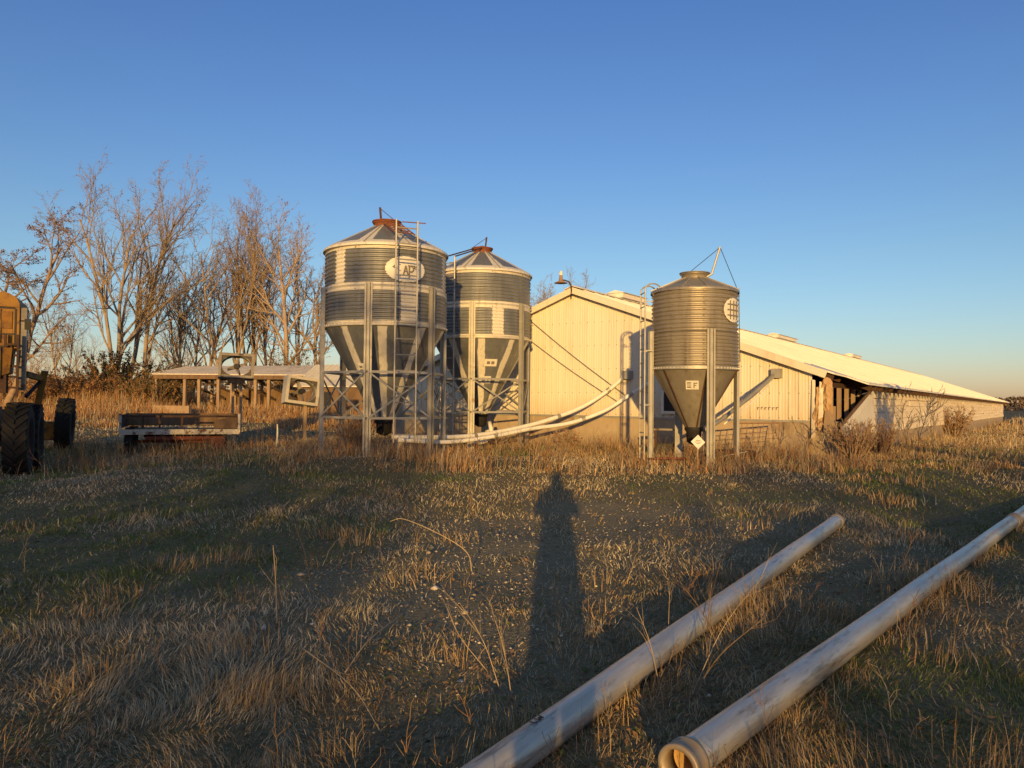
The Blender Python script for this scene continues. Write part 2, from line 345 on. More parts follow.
def feed_bin(label, px, depth, R, zb, rb, z1, zs, z2, z3, rc, nleg, th0, stripes, mkey, ncorr=10, brace=True):
    c = at(px, 400, depth); cx, cy = c.x, c.y; gr = g1(cx, cy)
    t = thing('feed_bin', label, 'feed bin', (cx, cy, gr), -math.atan2(cx, cy), 'feed bins standing beside the barn')
    o = -gr
    N = 120
    def ringatt(prof, fn):
        return [fn(360.0 * j / N, z) for (r, z) in prof for j in range(N)]
    def vb(th, c0, wd): return max(0, min(1, (wd - abs(ang(th - c0))) / 1.5 + .5))
    # lower and upper ring
    for nm, a, b, va in (('lower_ring', z1, zs - .004, stripes.get('low', [])), ('upper_ring', zs + .004, z2, stripes.get('up', []))):
        prof = corr(a + o, b + o, R if nm == 'lower_ring' else R - .012, ncorr)
        mb = MB().lathe(prof, N)
        def fn(th, z, a=a, b=b, va=va):
            v = 0.0
            if stripes:
                if b - z - o * 0 + o < .10 and b - (z - o) < .10: v = 1
                if (z - o) - a < .07: v = 1
            for c0, wd in va: v = max(v, vb(th, c0, wd))
            return v
        mb.att = ringatt(prof, fn)
        nv = len(mb.v)
        for a_ in range(0, 360, 40):                          # bolts along the sheet laps
            for k in range(7): mb.box(on_wall(R, a_ + 12, a + o + .07 + (b - a - .14) * k / 6, .018), (.022, .022, .022))
        mb.att = list(mb.att) + [0.0] * (len(mb.v) - nv)
        mb.build(nm, M[mkey], t, True)
    # roof
    ov = .05 if stripes else .025
    prof = [(R + ov, z2 + o - .03), (R + ov, z2 + o + .01)] + [(R + ov + (rc - R - ov) * q, z2 + o + .02 + (z3 - z2 - .10) * q) for q in np.linspace(.02, 1, 14)]
    mb = MB().lathe(prof, N)
    rs = stripes.get('roof', [])
    mb.att = ringatt(prof, lambda th, z: max([vb(th, c0, wd) for c0, wd in rs] + [1.0 if (stripes and z < z2 + o + .085) else 0.0]))
    roof = mb.build('roof', M[mkey], t, True)
    mb = MB()
    for k in range(9 if stripes else 12):
        a = 2 * PI * (k + .5) / (9 if stripes else 12); s_, c_ = math.sin(a), -math.cos(a)
        mb.beam((s_ * (R + .04), c_ * (R + .04), z2 + o + .028), (s_ * rc, c_ * rc, z3 - .072 + o), .02, .02)
    mb.build('roof_seam', M['zinc_leg'], roof)
    # collar + lid
    mb = MB().lathe([(rc + .02, z3 - .11 + o), (rc + .02, z3 - .01 + o), (rc + .045, z3 - .01 + o), (rc + .045, z3 + .012 + o), (rc - .03, z3 + .014 + o)], 40)
    mb.build('collar', M['rust'] if stripes else M[mkey], t, True)
    k_ = 1.0 if stripes else .25
    mb = MB().lathe([(rc + .06, z3 + .018 + o), (rc + .06, z3 + .03 + .015 * k_ + o), (rc * .5, z3 + .03 + .06 * k_ + o), (.05, z3 + .03 + .08 * k_ + o), (0.001, z3 + .03 + .08 * k_ + o)], 40)
    lid = mb.build('lid', M['rust'] if stripes else M['zinc_leg'], t, True)
    # hopper
    prof = [(R - .01, z1 + o)] + [(R - .01 + (rb - R + .01) * q, z1 + o - .02 + (zb - z1) * q) for q in np.linspace(.01, 1, 26)]
    mb = MB().lathe(prof, N)
    hs = stripes.get('hop', [])
    mb.att = ringatt(prof, lambda th, z: max([vb(th, c0, wd * (R * .75) / (.25 * R + .6 * R * ((z - o - zb) / (z1 - zb)))) for c0, wd in hs] + [0]))
    hop = mb.build('hopper', M[mkey], t, True)
    if not stripes:
        mb = MB()
        for k in range(6):
            a = R_(17 + 60 * k); s_, c_ = math.sin(a), -math.cos(a)
            mb.beam((s_ * R, c_ * R, z1 + o - .03), (s_ * rb, c_ * rb, zb + o), .035, .025)
        mb.build('hopper_seam', M['rust_dark'], hop)
    # bottom ring flange with bolt heads
    mb = MB().lathe([(R + .0, z1 + o - .05), (R + .032, z1 + o - .035), (R + .032, z1 + o + .02), (R + .01, z1 + o + .03)], 96)
    for k in range(72):
        a = 2 * PI * k / 72; mb.box(((R + .037) * math.sin(a), -(R + .037) * math.cos(a), z1 + o - .008), (.02, .02, .02))
    mb.build('rim_band', M['zinc_leg'] if not stripes else M['galv_pale'], t)
    # boot
    mb = MB().lathe([(rb + .015, zb + o + .02), (rb + .02, zb + o - .05), (rb * .9, zb + o - .10), (rb * .85, zb + o - .3), (.05, zb + o - .36)], 24)
    mb.build('boot', M['dark'], t, True)
    # legs: a hat section
    lr = R + .02; pts = []
    for k in range(nleg):
        a = R_(th0 + 360 / nleg * k); s_, c_ = math.sin(a), -math.cos(a)
        rad = Vector((s_, c_, 0)); tan = Vector((-c_, s_, 0)); pts.append((rad, tan))
        hat = [(-.085, 0), (-.085, .012), (-.045, .012), (-.045, .075), (-.028, .075), (-.028, .02), (.028, .02), (.028, .075), (.045, .075), (.045, .012), (.085, .012), (.085, 0)]
        wp = c + (rad.x * Vector((math.cos(t.rotation_euler.z), math.sin(t.rotation_euler.z), 0)) + rad.y * Vector((-math.sin(t.rotation_euler.z), math.cos(t.rotation_euler.z), 0))) * lr
        foot = g1(wp.x, wp.y) - gr - .05
        poly = [tan * x + rad * (lr + y) + Vector((0, 0, foot)) for x, y in hat]
        mb = MB().prism(poly, (0, 0, zs + o + .04 - foot))
        mb.box(tan * 0 + rad * (lr + .03) + Vector((0, 0, foot + .06)), (.2, .2, .02), Matrix((tan, rad, Vector((0, 0, 1)))).transposed())
        mb.build('leg', M['zinc_leg'], t)
    if brace:
        zz = brace
        for k in range(nleg):
            (ra, ta), (rb_, tb) = pts[k], pts[(k + 1) % nleg]
            A = ra * (lr + .02); B = rb_ * (lr + .02); mb = MB()
            for z in zz: mb.beam(A + Vector((0, 0, z + o)), B + Vector((0, 0, z + o)), .035, .05)
            i = (B - A).normalized() * .0
            out = (ra + rb_).normalized() * .028
            mb.beam(A + out + Vector((0, 0, zz[0] + o)), B + out + Vector((0, 0, zz[1] + o)), .02, .035)
            mb.beam(A + out * 2 + Vector((0, 0, zz[1] + o)), B + out * 2 + Vector((0, 0, zz[0] + o)), .02, .035)
            mb.build('brace', M['zinc_leg'], t)
    return t, o, lid, hop

def on_wall(R, th, z, off=.02):
    a = R_(th); return Vector((math.sin(a) * (R + off), -math.cos(a) * (R + off), z))

M['galv_pale'] = mat('bright_zinc_band', (.56, .52, .45), (.44, .41, .36), 6, .55, .2)

def curved_patch(R, th0, th1, zlo, zhi, inside, off, nx=40, nz=40):
    """a thin shell that follows a curved wall, kept where inside(u, v) says so"""
    vs = []; fs = []
    for j in range(nz + 1):
        for i in range(nx + 1):
            vs.append(on_wall(R, th0 + (th1 - th0) * i / nx, zlo + (zhi - zlo) * j / nz, off))
    for j in range(nz):
        for i in range(nx):
            if inside((i + .5) / nx * 2 - 1, (j + .5) / nz * 2 - 1):
                k = j * (nx + 1) + i; fs.append((k, k + 1, k + nx + 2, k + nx + 1))
    return MB().add(vs, fs)

def strokes(R, lines, th, zc, s, wd, off):
    mb = MB()
    for ln in lines:
        P = [on_wall(R, th + math.degrees(x * s / R), zc + y * s, off) for x, y in ln]
        for a, b in zip(P[:-1], P[1:]): mb.beam(a, b, wd, .004, up=(math.sin(R_(th)), -math.cos(R_(th)), 0))
    return mb

# --- first bin: nine foot, with the oval emblem and ladder
S1 = dict(up=[(-46, 6), (74, 6), (194, 6)], low=[(21, 8), (141, 6), (-99, 6)], roof=[(-21 + 40 * k, 6.5) for k in range(9)], hop=[(-41 + 38.5 * k, 4.5) for k in range(9)])
b1, o1, lid1, hop1 = feed_bin('large grey corrugated feed bin with oval emblem and full ladder, nearest the wagon', 384.5, 17.3, 1.345, 1.05, .2, 3.09, 3.89, 4.76, 5.47, .27, 6, -15, S1, 'galv_blue', brace=(2.08, 1.11))
zc = 4.24 + o1
lg = curved_patch(1.345, -1, 36, zc - .27, zc + .27, lambda u, v: u * u + v * v < 1, .022).build('emblem', M['sign_white'], b1)
A_ = [[(-.5, -.45), (-.28, .45), (-.06, -.45)], [(-.42, -.12), (-.14, -.12)]]
P_ = [[(.08, -.75), (.08, .4), (.38, .4), (.52, .22), (.52, .02), (.38, -.14), (.08, -.14)], [(-.06, .45), (.7, .45)]]
strokes(1.345, A_ + P_, 19.5, zc - .02, .21, .028, .036).build('lettering', M['ink_grey'], lg)
mb = MB(); th = 15
rt = on_wall(1, th + 90, 0, 0) - Vector((0, 0, 0)); rad = on_wall(1, th, 0, 0)
ladder(mb, rad * 1.60 + Vector((0, 0, .35)), rad * 1.60 + Vector((0, 0, 5.22 + o1)), .23, rt, r=.019, step=.31)
for z in (1.3, 2.2, 3.1, 4.0, 4.6):
    for s_ in (-1, 1): mb.beam(rad * (1.38 if z > 2.9 else 1.42) + rt * .23 * s_ + Vector((0, 0, z)), rad * 1.6 + rt * .23 * s_ + Vector((0, 0, z)), .02, .02)
mb.build('ladder', M['zinc_leg'], b1)
mb = MB(); ladder(mb, rad * 1.5 + Vector((0, 0, 4.95 + o1)), rad * .38 + Vector((0, 0, 5.42 + o1)), .2, rt, r=.016, step=.24)
mb.tube([rad * .4 + rt * .24 + Vector((0, 0, 5.46 + o1)), rad * .9 + rt * .62 + Vector((0, 0, 5.36 + o1))], .012, 6)
mb.build('roof_ladder', M['rust'], b1)
mb = MB().beam((-.12, .1, 5.45 + o1), (-.16, .1, 5.86 + o1), .05, .04); mb.tube([(-.16, .1, 5.84 + o1), (.16, -.1, 5.54 + o1)], .008, 5)
mb.build('lid_lever', M['rust_dark'], lid1)

# --- second bin
S2 = dict(up=[], low=[(19, 7), (139, 6), (-101, 6)], roof=[(-20 + 40 * k, 7) for k in range(9)], hop=[(-36 + 37 * k, 4.5) for k in range(9)])
b2, o2, lid2, hop2 = feed_bin('grey feed bin with cream roof stripes standing second from the left', 480.5, 21.2, 1.345, 1.13, .2, 3.16, 4.02, 4.92, 5.66, .24, 6, -10, S2, 'galv_blue', brace=(2.06, 1.20))
mb = MB(); th = -33
rt = on_wall(1, th + 90, 0, 0); rad = on_wall(1, th, 0, 0)
ladder(mb, rad * 1.60 + Vector((0, 0, .3)), rad * 1.60 + Vector((0, 0, 5.2 + o2)), .2, rt, r=.02)
mb.build('ladder', M['zinc_leg'], b2)
mb = MB()
for s_ in (-1, 1): mb.tube([rad * 1.6 + rt * .2 * s_ + Vector((0, 0, 5.2 + o2)), rad * .25 + rt * .15 * s_ + Vector((0, 0, 5.66 + o2))], .018, 6)
mb.build('handrail', M['rust_dark'], b2)
mb = MB().beam((.08, 0, 5.66 + o2), (.12, 0, 6.02 + o2), .045, .04); mb.tube([(.12, 0, 6.0 + o2), (-.24, 0, 5.74 + o2)], .008, 5)
mb.build('lid_lever', M['rust_dark'], lid2)

def hop_dir(R, rb, z1, zb, th, f, off):
    """a point on the hopper's surface, f of the way down"""
    r = R + (rb - R) * f; return on_wall(r, th, z1 + (zb - z1) * f, off)
def hop_plate(R, rb, z1, zb, th, f0, f1, halfw, off=.012):
    a = hop_dir(R, rb, z1, zb, th, f0, off); b = hop_dir(R, rb, z1, zb, th, f1, off); t_ = on_wall(1, th + 90, 0, 0)
    return a, b, t_
def decal(parent, R, rb, z1, zb, th, f0, f1, hw, prints):
    a, b, t_ = hop_plate(R, rb, z1, zb, th, f0, f1, hw)
    n_ = t_.cross(a - b).normalized()
    if n_.y > 0: n_ = -n_
    p = MB().prism([a - t_ * hw, a + t_ * hw, b + t_ * hw, b - t_ * hw], n_ * .006).build('sticker', M['sign_white'], parent)
    mb = MB()
    for (u0, v0, u1, v1) in prints:
        q = lambda u, v: a.lerp(b, v) + t_ * hw * u + n_ * .007
        mb.prism([q(u0, v0), q(u1, v0), q(u1, v1), q(u0, v1)], n_ * .004)
    mb.build('print', M['ink_grey'], p)
PR = [(-.75, .2, -.1, .38), (-.75, .5, -.1, .62), (-.75, .72, -.1, .82), (.2, .2, .75, .34), (.35, .34, .55, .8)]
decal(hop1, 1.345, .2, 3.09 + o1, 1.05 + o1, -33, .40, .52, .11, PR)
decal(hop2, 1.345, .2, 3.16 + o2, 1.13 + o2, 15, .28, .37, .17, [(-.6, .3, -.1, .7), (.1, .3, .6, .7)])
decal(hop2, 1.345, .2, 3.16 + o2, 1.13 + o2, 10, .50, .59, .14, PR)
mb = MB().tube([(.25, -.1, .9 + o2), (.3, -.25, .72 + o2), (.3, -.3, .3), (.15, -.35, .12), (-.2, -.4, .05)], .06, 10)
mb.build('downspout', M['white_plastic'], b2, True)

# --- third bin: six foot, globe emblem, lid arm with ropes
b3, o3, lid3, hop3 = feed_bin('smaller tan feed bin with round grid emblem and lid arm, before the barn gable', 694, 15.8, .868, 1.0, .17, 2.20, 2.91, 3.76, 4.14, .25, 4, 21, {}, 'galv_tan', brace=None)
zc = 3.34 + o3
em = curved_patch(.868, 39, 77, zc - .24, zc + .24, lambda u, v: u * u + v * v < 1, .02).build('emblem', M['sign_white'], b3)
gl = []
for k in (-.45, 0, .45): gl += [[(-.78 + 1.56 * q / 8, k) for q in range(9)], [(k, -.78), (k, .78)]]
strokes(.868, gl, 57, zc, .24, .026, .034).build('grid_lines', M['ink_grey'], em)
decal(hop3, .868, .17, 2.20 + o3, 1.0 + o3, -3, .22, .36, .125, [(-.8, .15, -.15, .3), (-.8, .42, -.15, .52), (-.8, .64, -.15, .8), (.2, .2, .35, .82), (.35, .2, .8, .32), (.35, .45, .65, .55)])
mb = MB(); th = -72
rt = on_wall(1, th + 90, 0, 0); rad = on_wall(1, th, 0, 0)
base = rad * 1.08
for s_ in (-1, 1):
    q = base + rt * .18 * s_
    P = [q + Vector((0, 0, .1)), q + Vector((0, 0, 3.78 + o3))]
    for k in range(1, 9):
        a = PI * k / 8 * .85; P.append(q + Vector((0, 0, 3.78 + o3 + .13 * math.sin(a))) - rad * .16 * (1 - math.cos(a)) )
    mb.tube(P, .016, 6)
for k in range(12): mb.tube([base - rt * .18 + Vector((0, 0, .35 + .285 * k)), base + rt * .18 + Vector((0, 0, .35 + .285 * k))], .013, 5)
for z in (1.2, 2.3, 3.3):
    for s_ in (-1, 1): mb.beam(base + rt * .18 * s_ + Vector((0, 0, z)), rad * .92 + rt * .18 * s_ + Vector((0, 0, z)), .02, .02)
mb.build('ladder', M['zinc_leg'], b3)
mb = MB().tube([(.2, -.1, 4.05 + o3), (.34, -.1, 4.13 + o3), (.50, -.1, 4.68 + o3)], .022, 6)
mb.build('lid_arm', M['zinc_leg'], lid3)
mb = MB().tube([(.50, -.1, 4.67 + o3), (-.12, -.05, 4.17 + o3)], .007, 5).tube([(.50, -.1, 4.67 + o3), (.88, .1, 3.76 + o3), (.91, .1, 2.1)], .007, 5)
mb.build('rope', M['dark'], lid3)

# ------------------------------------------------------------------ barn
C0 = at(835, 420, 17.56); U_ = Vector((-.8155, .5787, 0)); V_ = Vector((.5787, .8155, 0))
def barn_pt(s, off, z): p = C0 + U_ * s - V_ * off; return Vector((p.x, p.y, z))
barn = thing('barn', 'long low cream metal barn with torn near corner and stained concrete base', 'barn', (C0.x, C0.y, 0))
barn.rotation_euler = (0, .004, math.atan2(V_.y, V_.x))
W, L, ZE, ZR, ZF = 13.8, 66.0, 2.12, 4.60, 1.10
SL = (ZR - ZE) / (W / 2)
def roof_z(y): return ZR - abs(y - W / 2) * SL
def barn_build():
    # concrete
    mb = MB().box((.09, W / 2, (ZF - .5) / 2), (.18, W, ZF + .5))
    mb.box((L / 2, .09, (ZF - .5) / 2), (L - .38, .178, ZF + .5 - .004)).box((L / 2, W - .09, (ZF - .5) / 2), (L - .38, .178, ZF + .5 - .004)).box((L - .09, W / 2, (ZF - .5) / 2), (.18, W, ZF + .5))
    mb.build('foundation', M['concrete'], barn)
    # gable siding with ribs (stops short of the torn corner)
    y0 = .52
    poly = [(.03, y0, ZF - .03), (.03, W, ZF - .03), (.03, W, ZE), (.03, W / 2, ZR), (.03, y0, roof_z(y0))]
    rng = random.Random(4)
    mb = MB().prism(poly, (.03, 0, 0))
    y = y0 + .05
    while y < W - .02:
        zt = roof_z(y) - .012
        mb.prism([(.028, y - .022, ZF - .028), (.006, y - .010, ZF - .028), (.006, y + .010, ZF - .028), (.028, y + .022, ZF - .028)], (0, 0, zt - ZF + .02))
        for dy in (.076, .152):
            if y + dy < W: mb.prism([(.029, y + dy - .012, ZF - .028), (.022, y + dy, ZF - .028), (.029, y + dy + .012, ZF - .028)], (0, 0, roof_z(y + dy) - .012 - ZF + .02))
        y += .2286
    for z in (1.16, 1.75, 2.4, 3.05, 3.7):                    # screw lines
        y = y0 + .05
        while y < W - .02:
            if roof_z(y) > z + .1: mb.box((.004, y, z), (.008, .018, .018), m=1)
            y += .2286
    mb.build('gable_siding', [M['white_metal'], M['rust_dark']], barn)
    far = MB().prism([(L - .06, 0, ZF), (L - .06, W, ZF), (L - .06, W, ZE), (L - .06, W / 2, ZR), (L - .06, 0, ZE)], (.03, 0, 0)); far.build('far_gable', M['white_metal'], barn)
    # side walls
    mb = MB(); rq = random.Random(12); zb0 = .72; rows = 6
    for k in range(rows):
        z0_ = zb0 + (ZE - .24 - zb0) * k / rows; z1_ = zb0 + (ZE - .24 - zb0) * (k + 1) / rows; x = 4.0
        while x < L - .1:
            ln = min(rq.uniform(1.8, 4.2), L - .05 - x); dz = rq.uniform(-.012, .012); dy = rq.uniform(-.012, .012)
            mb.box((x + ln / 2, -.03 + dy, (z0_ + z1_) / 2 + dz), (ln - rq.uniform(.004, .02), .022, z1_ - z0_ - rq.uniform(.004, .016)), Matrix.Rotation(rq.uniform(-.06, .0), 3, 'X')); x += ln
    mb.box(((4 + L) / 2, .05, (ZF + ZE) / 2 - .11), (L - 4.1, .06, ZE - ZF - .24))
    mb.build('side_wall', M['white_old'], barn)
    MB().box((L / 2, W - .05, (ZF + ZE) / 2), (L - .2, .06, ZE - ZF)).build('back_wall', M['white_metal'], barn)
    # roof: right slope with the corner torn away, left slope
    def rp(x, y, d=0): return (x, y, roof_z(y) + d)
    e = -.5
    mb = MB().prism([rp(-.18, W / 2, .05), rp(-.18, .62, .05), rp(.15, .05, .05), rp(.75, -.1, .05), rp(1.1, e, .03), rp(L + .3, e, .05), rp(L + .3, W / 2, .05)], (0, 0, .035))
    mb.prism([rp(-.18, W / 2, .05), rp(L + .3, W / 2, .05), rp(L + .3, W + .4, .05), rp(-.18, W + .4, .05)], (0, 0, .035))
    x = .1
    while x < L + .2:
        ye = e if x > 1.1 else .7
        mb.beam(rp(x, W / 2 - .05, .095), rp(x, ye + .01, .095), .05, .03)
        mb.beam(rp(x, W / 2 + .05, .095), rp(x, W + .38, .095), .05, .03); x += .6
    rf = mb.build('roof', M['roof_metal'], barn)
    mb = MB()
    for s_ in (-1, 1): mb.beam((-.2, W / 2 + s_ * .13, ZR + .085 + .0), (L + .32, W / 2 + s_ * .13, ZR + .085), .30, .02, up=(0, s_ * .33, 1))
    mb.build('ridge_cap', M['roof_metal'], rf)
    for xv, ln in ((3.2, 1.6), (20, 3.2), (36, 2.6)):
        MB().box((xv, W / 2, ZR + .17), (ln, .5, .14)).prism([(xv - ln / 2 - .05, W / 2 - .34, ZR + .24), (xv - ln / 2 - .05, W / 2 + .34, ZR + .24), (xv - ln / 2 - .05, W / 2, ZR + .33)], (ln + .1, 0, 0)).build('ridge_vent', M['roof_metal'], rf)
    # rake trim
    mb = MB().beam((-.20, W / 2, ZR + .0), (-.20, .15, roof_z(.15) + .0), .03, .17, up=(0, -SL, 1)).beam((-.202, W / 2, ZR), (-.202, W + .4, roof_z(W + .4)), .03, .17, up=(0, SL, 1))
    mb.build('rake_trim', M['white_metal'], barn)
    # rafter tails and plate under the eave, coloured dark to deepen its shade
    x = .25
    while x < L:
        MB().beam((x, 1.2, roof_z(1.2) - .06), (x, -.44 if x > 1.1 else .1, roof_z(-.44 if x > 1.1 else .1) - .06), .06, .14, up=(0, 0, 1)).build('rafter', M['rust_dark'], barn); x += .75
    MB().box((L / 2, .19, ZE - .17), (L - .3, .09, .12)).build('wall_plate', M['rust_dark'], barn)
    # torn corner: posts, sheathing, hanging panel
    for x, y in ((.12, .12), (.95, .12), (1.75, .12), (2.5, .12), (3.3, .12), (.12, .46)):
        MB().box((x, y, (ZF + ZE - .2) / 2 + .0), (.09, .09, ZE - ZF - .26)).build('stud', M['wood_pale'], barn)
    vs = []; fs = []; nx, nz = 6, 12
    for j in range(nz + 1):
        for i in range(nx + 1):
            u, v = i / nx, j / nz
            vs.append((-.05 - .12 * v * (1 - v) + .07 * math.sin(9 * u + 7 * v) * math.sin(3 + 11 * v), .06 + .34 * u + .08 * math.sin(5 * v) * (1 - v), .95 + .12 * math.sin(5 * u) + 1.05 * v))
    for j in range(nz):
        for i in range(nx): k = j * (nx + 1) + i; fs.append((k, k + 1, k + nx + 2, k + nx + 1))
    o = MB().add(vs, fs).build('torn_sheathing', M['insul'], barn, normals=False); sm = o.modifiers.new('t', 'SOLIDIFY'); sm.thickness = .015
    # strips of siding and sheathing left hanging
    for (ya, yb, za, zb2, ox, mk) in ((.50, .40, .70, 2.05, -.10, 'white_metal'), (.33, .22, 1.15, 2.0, -.16, 'white_old'), (.10, .02, 1.0, 1.9, -.13, 'insul'), (.2, -.06, .85, 1.45, -.22, 'wood_pale')):
        MB().prism([(ox, ya, za), (ox - .02, yb, za + .06), (ox * .3, yb + .03, zb2), (ox * .3, ya, zb2 + .02)], (.012, 0, 0)).build('hanging_strip', M[mk], barn)
    # white siding peeled off the side wall and leaning
    P = [(4.2, -.05, 1.98), (4.25, -.06, 1.06), (2.6, -.16, .78), (.5, -.14, .70), (.10, -.10, 1.02)]
    vs = [Vector(p) for p in P]; MB().prism(vs, (.0, .03, 0)).build('peeled_siding', M['sign_white'], barn)
    MB().beam((.0, -.14, 1.03), (4.1, -.10, 2.02), .03, .09).build('peeled_trim', M['wood'], barn)
    # concrete floor slab
    MB().box((L / 2, W / 2, .1), (L - .4, W - .4, .05)).build('floor', M['concrete'], barn)
    # small window in the gable
    f = MB()
    for (yy, zz, sy, sz) in ((4.0, 1.80, .54, .07), (4.0, 1.24, .54, .07), (3.76, 1.52, .07, .492), (4.24, 1.52, .07, .492)): f.box((-.005, yy, zz), (.06, sy, sz))
    fo = f.build('window', M['sign_white'], barn); MB().box((.012, 4.0, 1.52), (.02, .41, .49)).build('pane', M['dark'], fo)
    mb = MB()
    for z, wd in ((1.175, .06),):
        mb.box((-.005, W / 2 + .25, ZF - .01), (.04, W - .6, .05))
    mb.build('sill_flashing', M['zinc_leg'], barn)
barn_build()

# scrawl on the gable: short faded strokes
mb = MB(); rr = random.Random(3)
for k in range(6):
    y = 1.75 - k * .09
    mb.box((.0, y, 1.40 + .01 * (k % 2)), (.004, .05, .018)); mb.box((.0, y + .02, 1.38), (.0042, .015, .06))
mb.build('scrawl', M['ink_grey'], barn)

# two thin shadow lines on the gable, built as grey wires
def shadow_line(label, a, b, sag):
    P = [a.lerp(b, k / 12) - Vector((0, 0, sag * math.sin(PI * k / 12))) for k in range(13)]
    tag(MB().tube(P, .011, 6).build('shadow_line', M['ink_grey'], None, True), label, 'shadow_line', 'wires standing in for shadows on the barn gable')
shadow_line('upper of the two thin wires standing in for shadow lines running diagonally down the cream gable', barn_pt(8.6, .04, 4.0), barn_pt(5.2, .05, 1.62), .06)
shadow_line('lower of the two thin wires standing in for shadow lines running diagonally down the cream gable', barn_pt(8.6, .04, 3.4), barn_pt(5.55, .05, 1.52), .05)

# yard lamp on the gable peak
pk = barn_pt(W / 2, .22, ZR)
lamp = thing('yard_lamp', 'gooseneck yard lamp on the peak of the barn gable', 'lamp', pk); lamp.scale = (.82, .82, .82)
P = []
for k in range(13):
    a = PI * k / 12 * .62
    P.append((-.34 * math.sin(a) * .9 - .0, 0, .03 + .40 * k / 12 + .02 * math.sin(a)))
e_ = Vector((-.42, 0, .47)); P = [(0, .1, -.22), (0, 0, .0), (-.02, 0, .16), (-.10, 0, .29), (-.22, 0, .33), (-.30, 0, .34)]
MB().tube(P, .025, 8).build('arm', M['rust_dark'], lamp, True)
MB().lathe([(.05, .52), (.07, .36), (.09, .30), (.22, .25), (.23, .23), (.21, .235), (.05, .30)], 20, c=(-.36, 0, 0)).build('lamp_shade', M['rust_pale'], lamp, True)
MB().lathe([(.001, .66), (.05, .64), (.065, .56), (.06, .50)], 14, c=(-.36, 0, 0)).build('photocell', M['sign_white'], lamp, True)

# ------------------------------------------------------------------ feed tubes to the barn
def smooth_path(P, n=8):
    P = [Vector(p) for p in P]; Q = [P[0] * 2 - P[1]] + P + [P[-1] * 2 - P[-2]]; out = []
    for i in range(1, len(Q) - 2):
        for k in range(n):
            t = k / n; a, b, c, d = Q[i - 1], Q[i], Q[i + 1], Q[i + 2]
            out.append(.5 * ((2 * b) + (c - a) * t + (2 * a - 5 * b + 4 * c - d) * t * t + (3 * b - a - 3 * c + d) * t ** 3))
    return out + [P[-1]]
def feed_tube(label, P, r, box, mkey='white_plastic'):
    P = smooth_path(P); base = P[0].copy()
    t = thing('feed_tube', label, 'feed tube', base, 0, 'feed tubes running from the bins into the barn')
    MB().tube([p - base for p in P], r, 10).build('tube', M[mkey], t, True)
    for f in (.3, .62, .86):
        q = P[int(f * len(P))]; q2 = P[int(f * len(P)) + 1]; d = (q2 - q).normalized(); MB().tube([q - base - d * .05, q - base + d * .05], r * 1.18, 10).build('coupling', M['zinc_leg'], t)
    if box is not None:
        MB().box(box - base, (.24, .22, .22), Matrix.Rotation(math.atan2(V_.y, V_.x), 3, 'Z')).build('inlet_box', M['zinc_leg'], t)
    return t
feed_tube('upper white feed tube curving up to the barn wall left of the tan bin', [at(392, 437, 17.2), at(432, 437.5, 17.9), at(470, 436, 18.7), at(508, 430, 19.6), at(545, 421, 20.3), at(580, 408, 20.7), at(606, 392, 20.7), barn_pt(5.3, .06, 2.20)], .055, barn_pt(5.22, .05, 2.22))
feed_tube('lower white feed tube running along the ground then up behind the tan bin', [at(398, 440, 16.9), at(448, 442, 17.6), at(490, 437, 18.4), at(530, 429, 19.2), at(570, 423, 19.8), at(604, 411, 20.0), at(628, 396, 20.1), barn_pt(4.6, .03, 2.02)], .05, None)
feed_tube('short dark feed tube rising from the tan bin to a box on the gable', [at(704, 430, 15.9), at(722, 419, 16.5), at(748, 398, 17.3), at(768, 381, 17.95), barn_pt(1.35, .05, 2.2)], .045, barn_pt(1.30, .03, 2.22), 'zinc_leg')
cp = smooth_path([at(724, 424, 16.4), at(745, 408, 17.2), at(764, 391, 17.8), barn_pt(1.40, .03, 2.13)])
tag(MB().tube(cp, .018, 6).build('conduit', M['white_plastic'], None, True), 'thin white conduit hanging just under the short dark feed tube', 'conduit')

# ------------------------------------------------------------------ things about the bins
p = at(698, 442, 14.9)
sg = thing('diamond_sign', 'white diamond sign leaning at the foot of the tan feed bin', 'sign', (p.x, p.y, g1(p.x, p.y)), .1)
hz = p.z - g1(p.x, p.y)
rot = Matrix.Rotation(-.2, 3, 'X') @ Matrix.Rotation(PI / 4 + .06, 3, 'Y')
MB().box((0, 0, hz), (.20, .012, .20), rot).build('panel', M['sign_white'], sg)
mb = MB()
for u, v, wd in ((0, .03, .09), (0, 0, .13), (0, -.03, .07)): mb.box(Vector((0, -.011, hz)) + Matrix.Rotation(-.2, 3, 'X') @ Vector((u, 0, v)), (wd, .004, .012), Matrix.Rotation(-.2, 3, 'X'))
mb.build('print', M['ink_grey'], sg)
MB().beam((0, .03, -.05), (0, .03, hz - .02), .03, .02).build('stake', M['wood_pale'], sg)

a = at(734, 447, 16.6); b = at(778, 447, 17.2); ga, gb = g1(a.x, a.y), g1(b.x, b.y)
wp = thing('wire_panel', 'rusty wire mesh panel leaning before the concrete base right of the tan bin', 'wire panel', (a.x, a.y, ga))
d = Vector((b.x - a.x, b.y - a.y, 0)); mb = MB()
lean = Vector((.12, .25, 0))
for k in range(9): q = d * (k / 8); mb.tube([q, q + lean + Vector((0, 0, .78))], .008, 5)
for k in range(8): q = lean * (k / 7) + Vector((0, 0, .78 * k / 7)); mb.tube([q, q + d], .008, 5)
mb.build('mesh', M['rust_pale'], wp)
mb = MB().tube([(0, 0, 0), lean + Vector((0, 0, .8)), d + lean + Vector((0, 0, .8)), d], .014, 6); mb.build('frame', M['rust_pale'], wp)

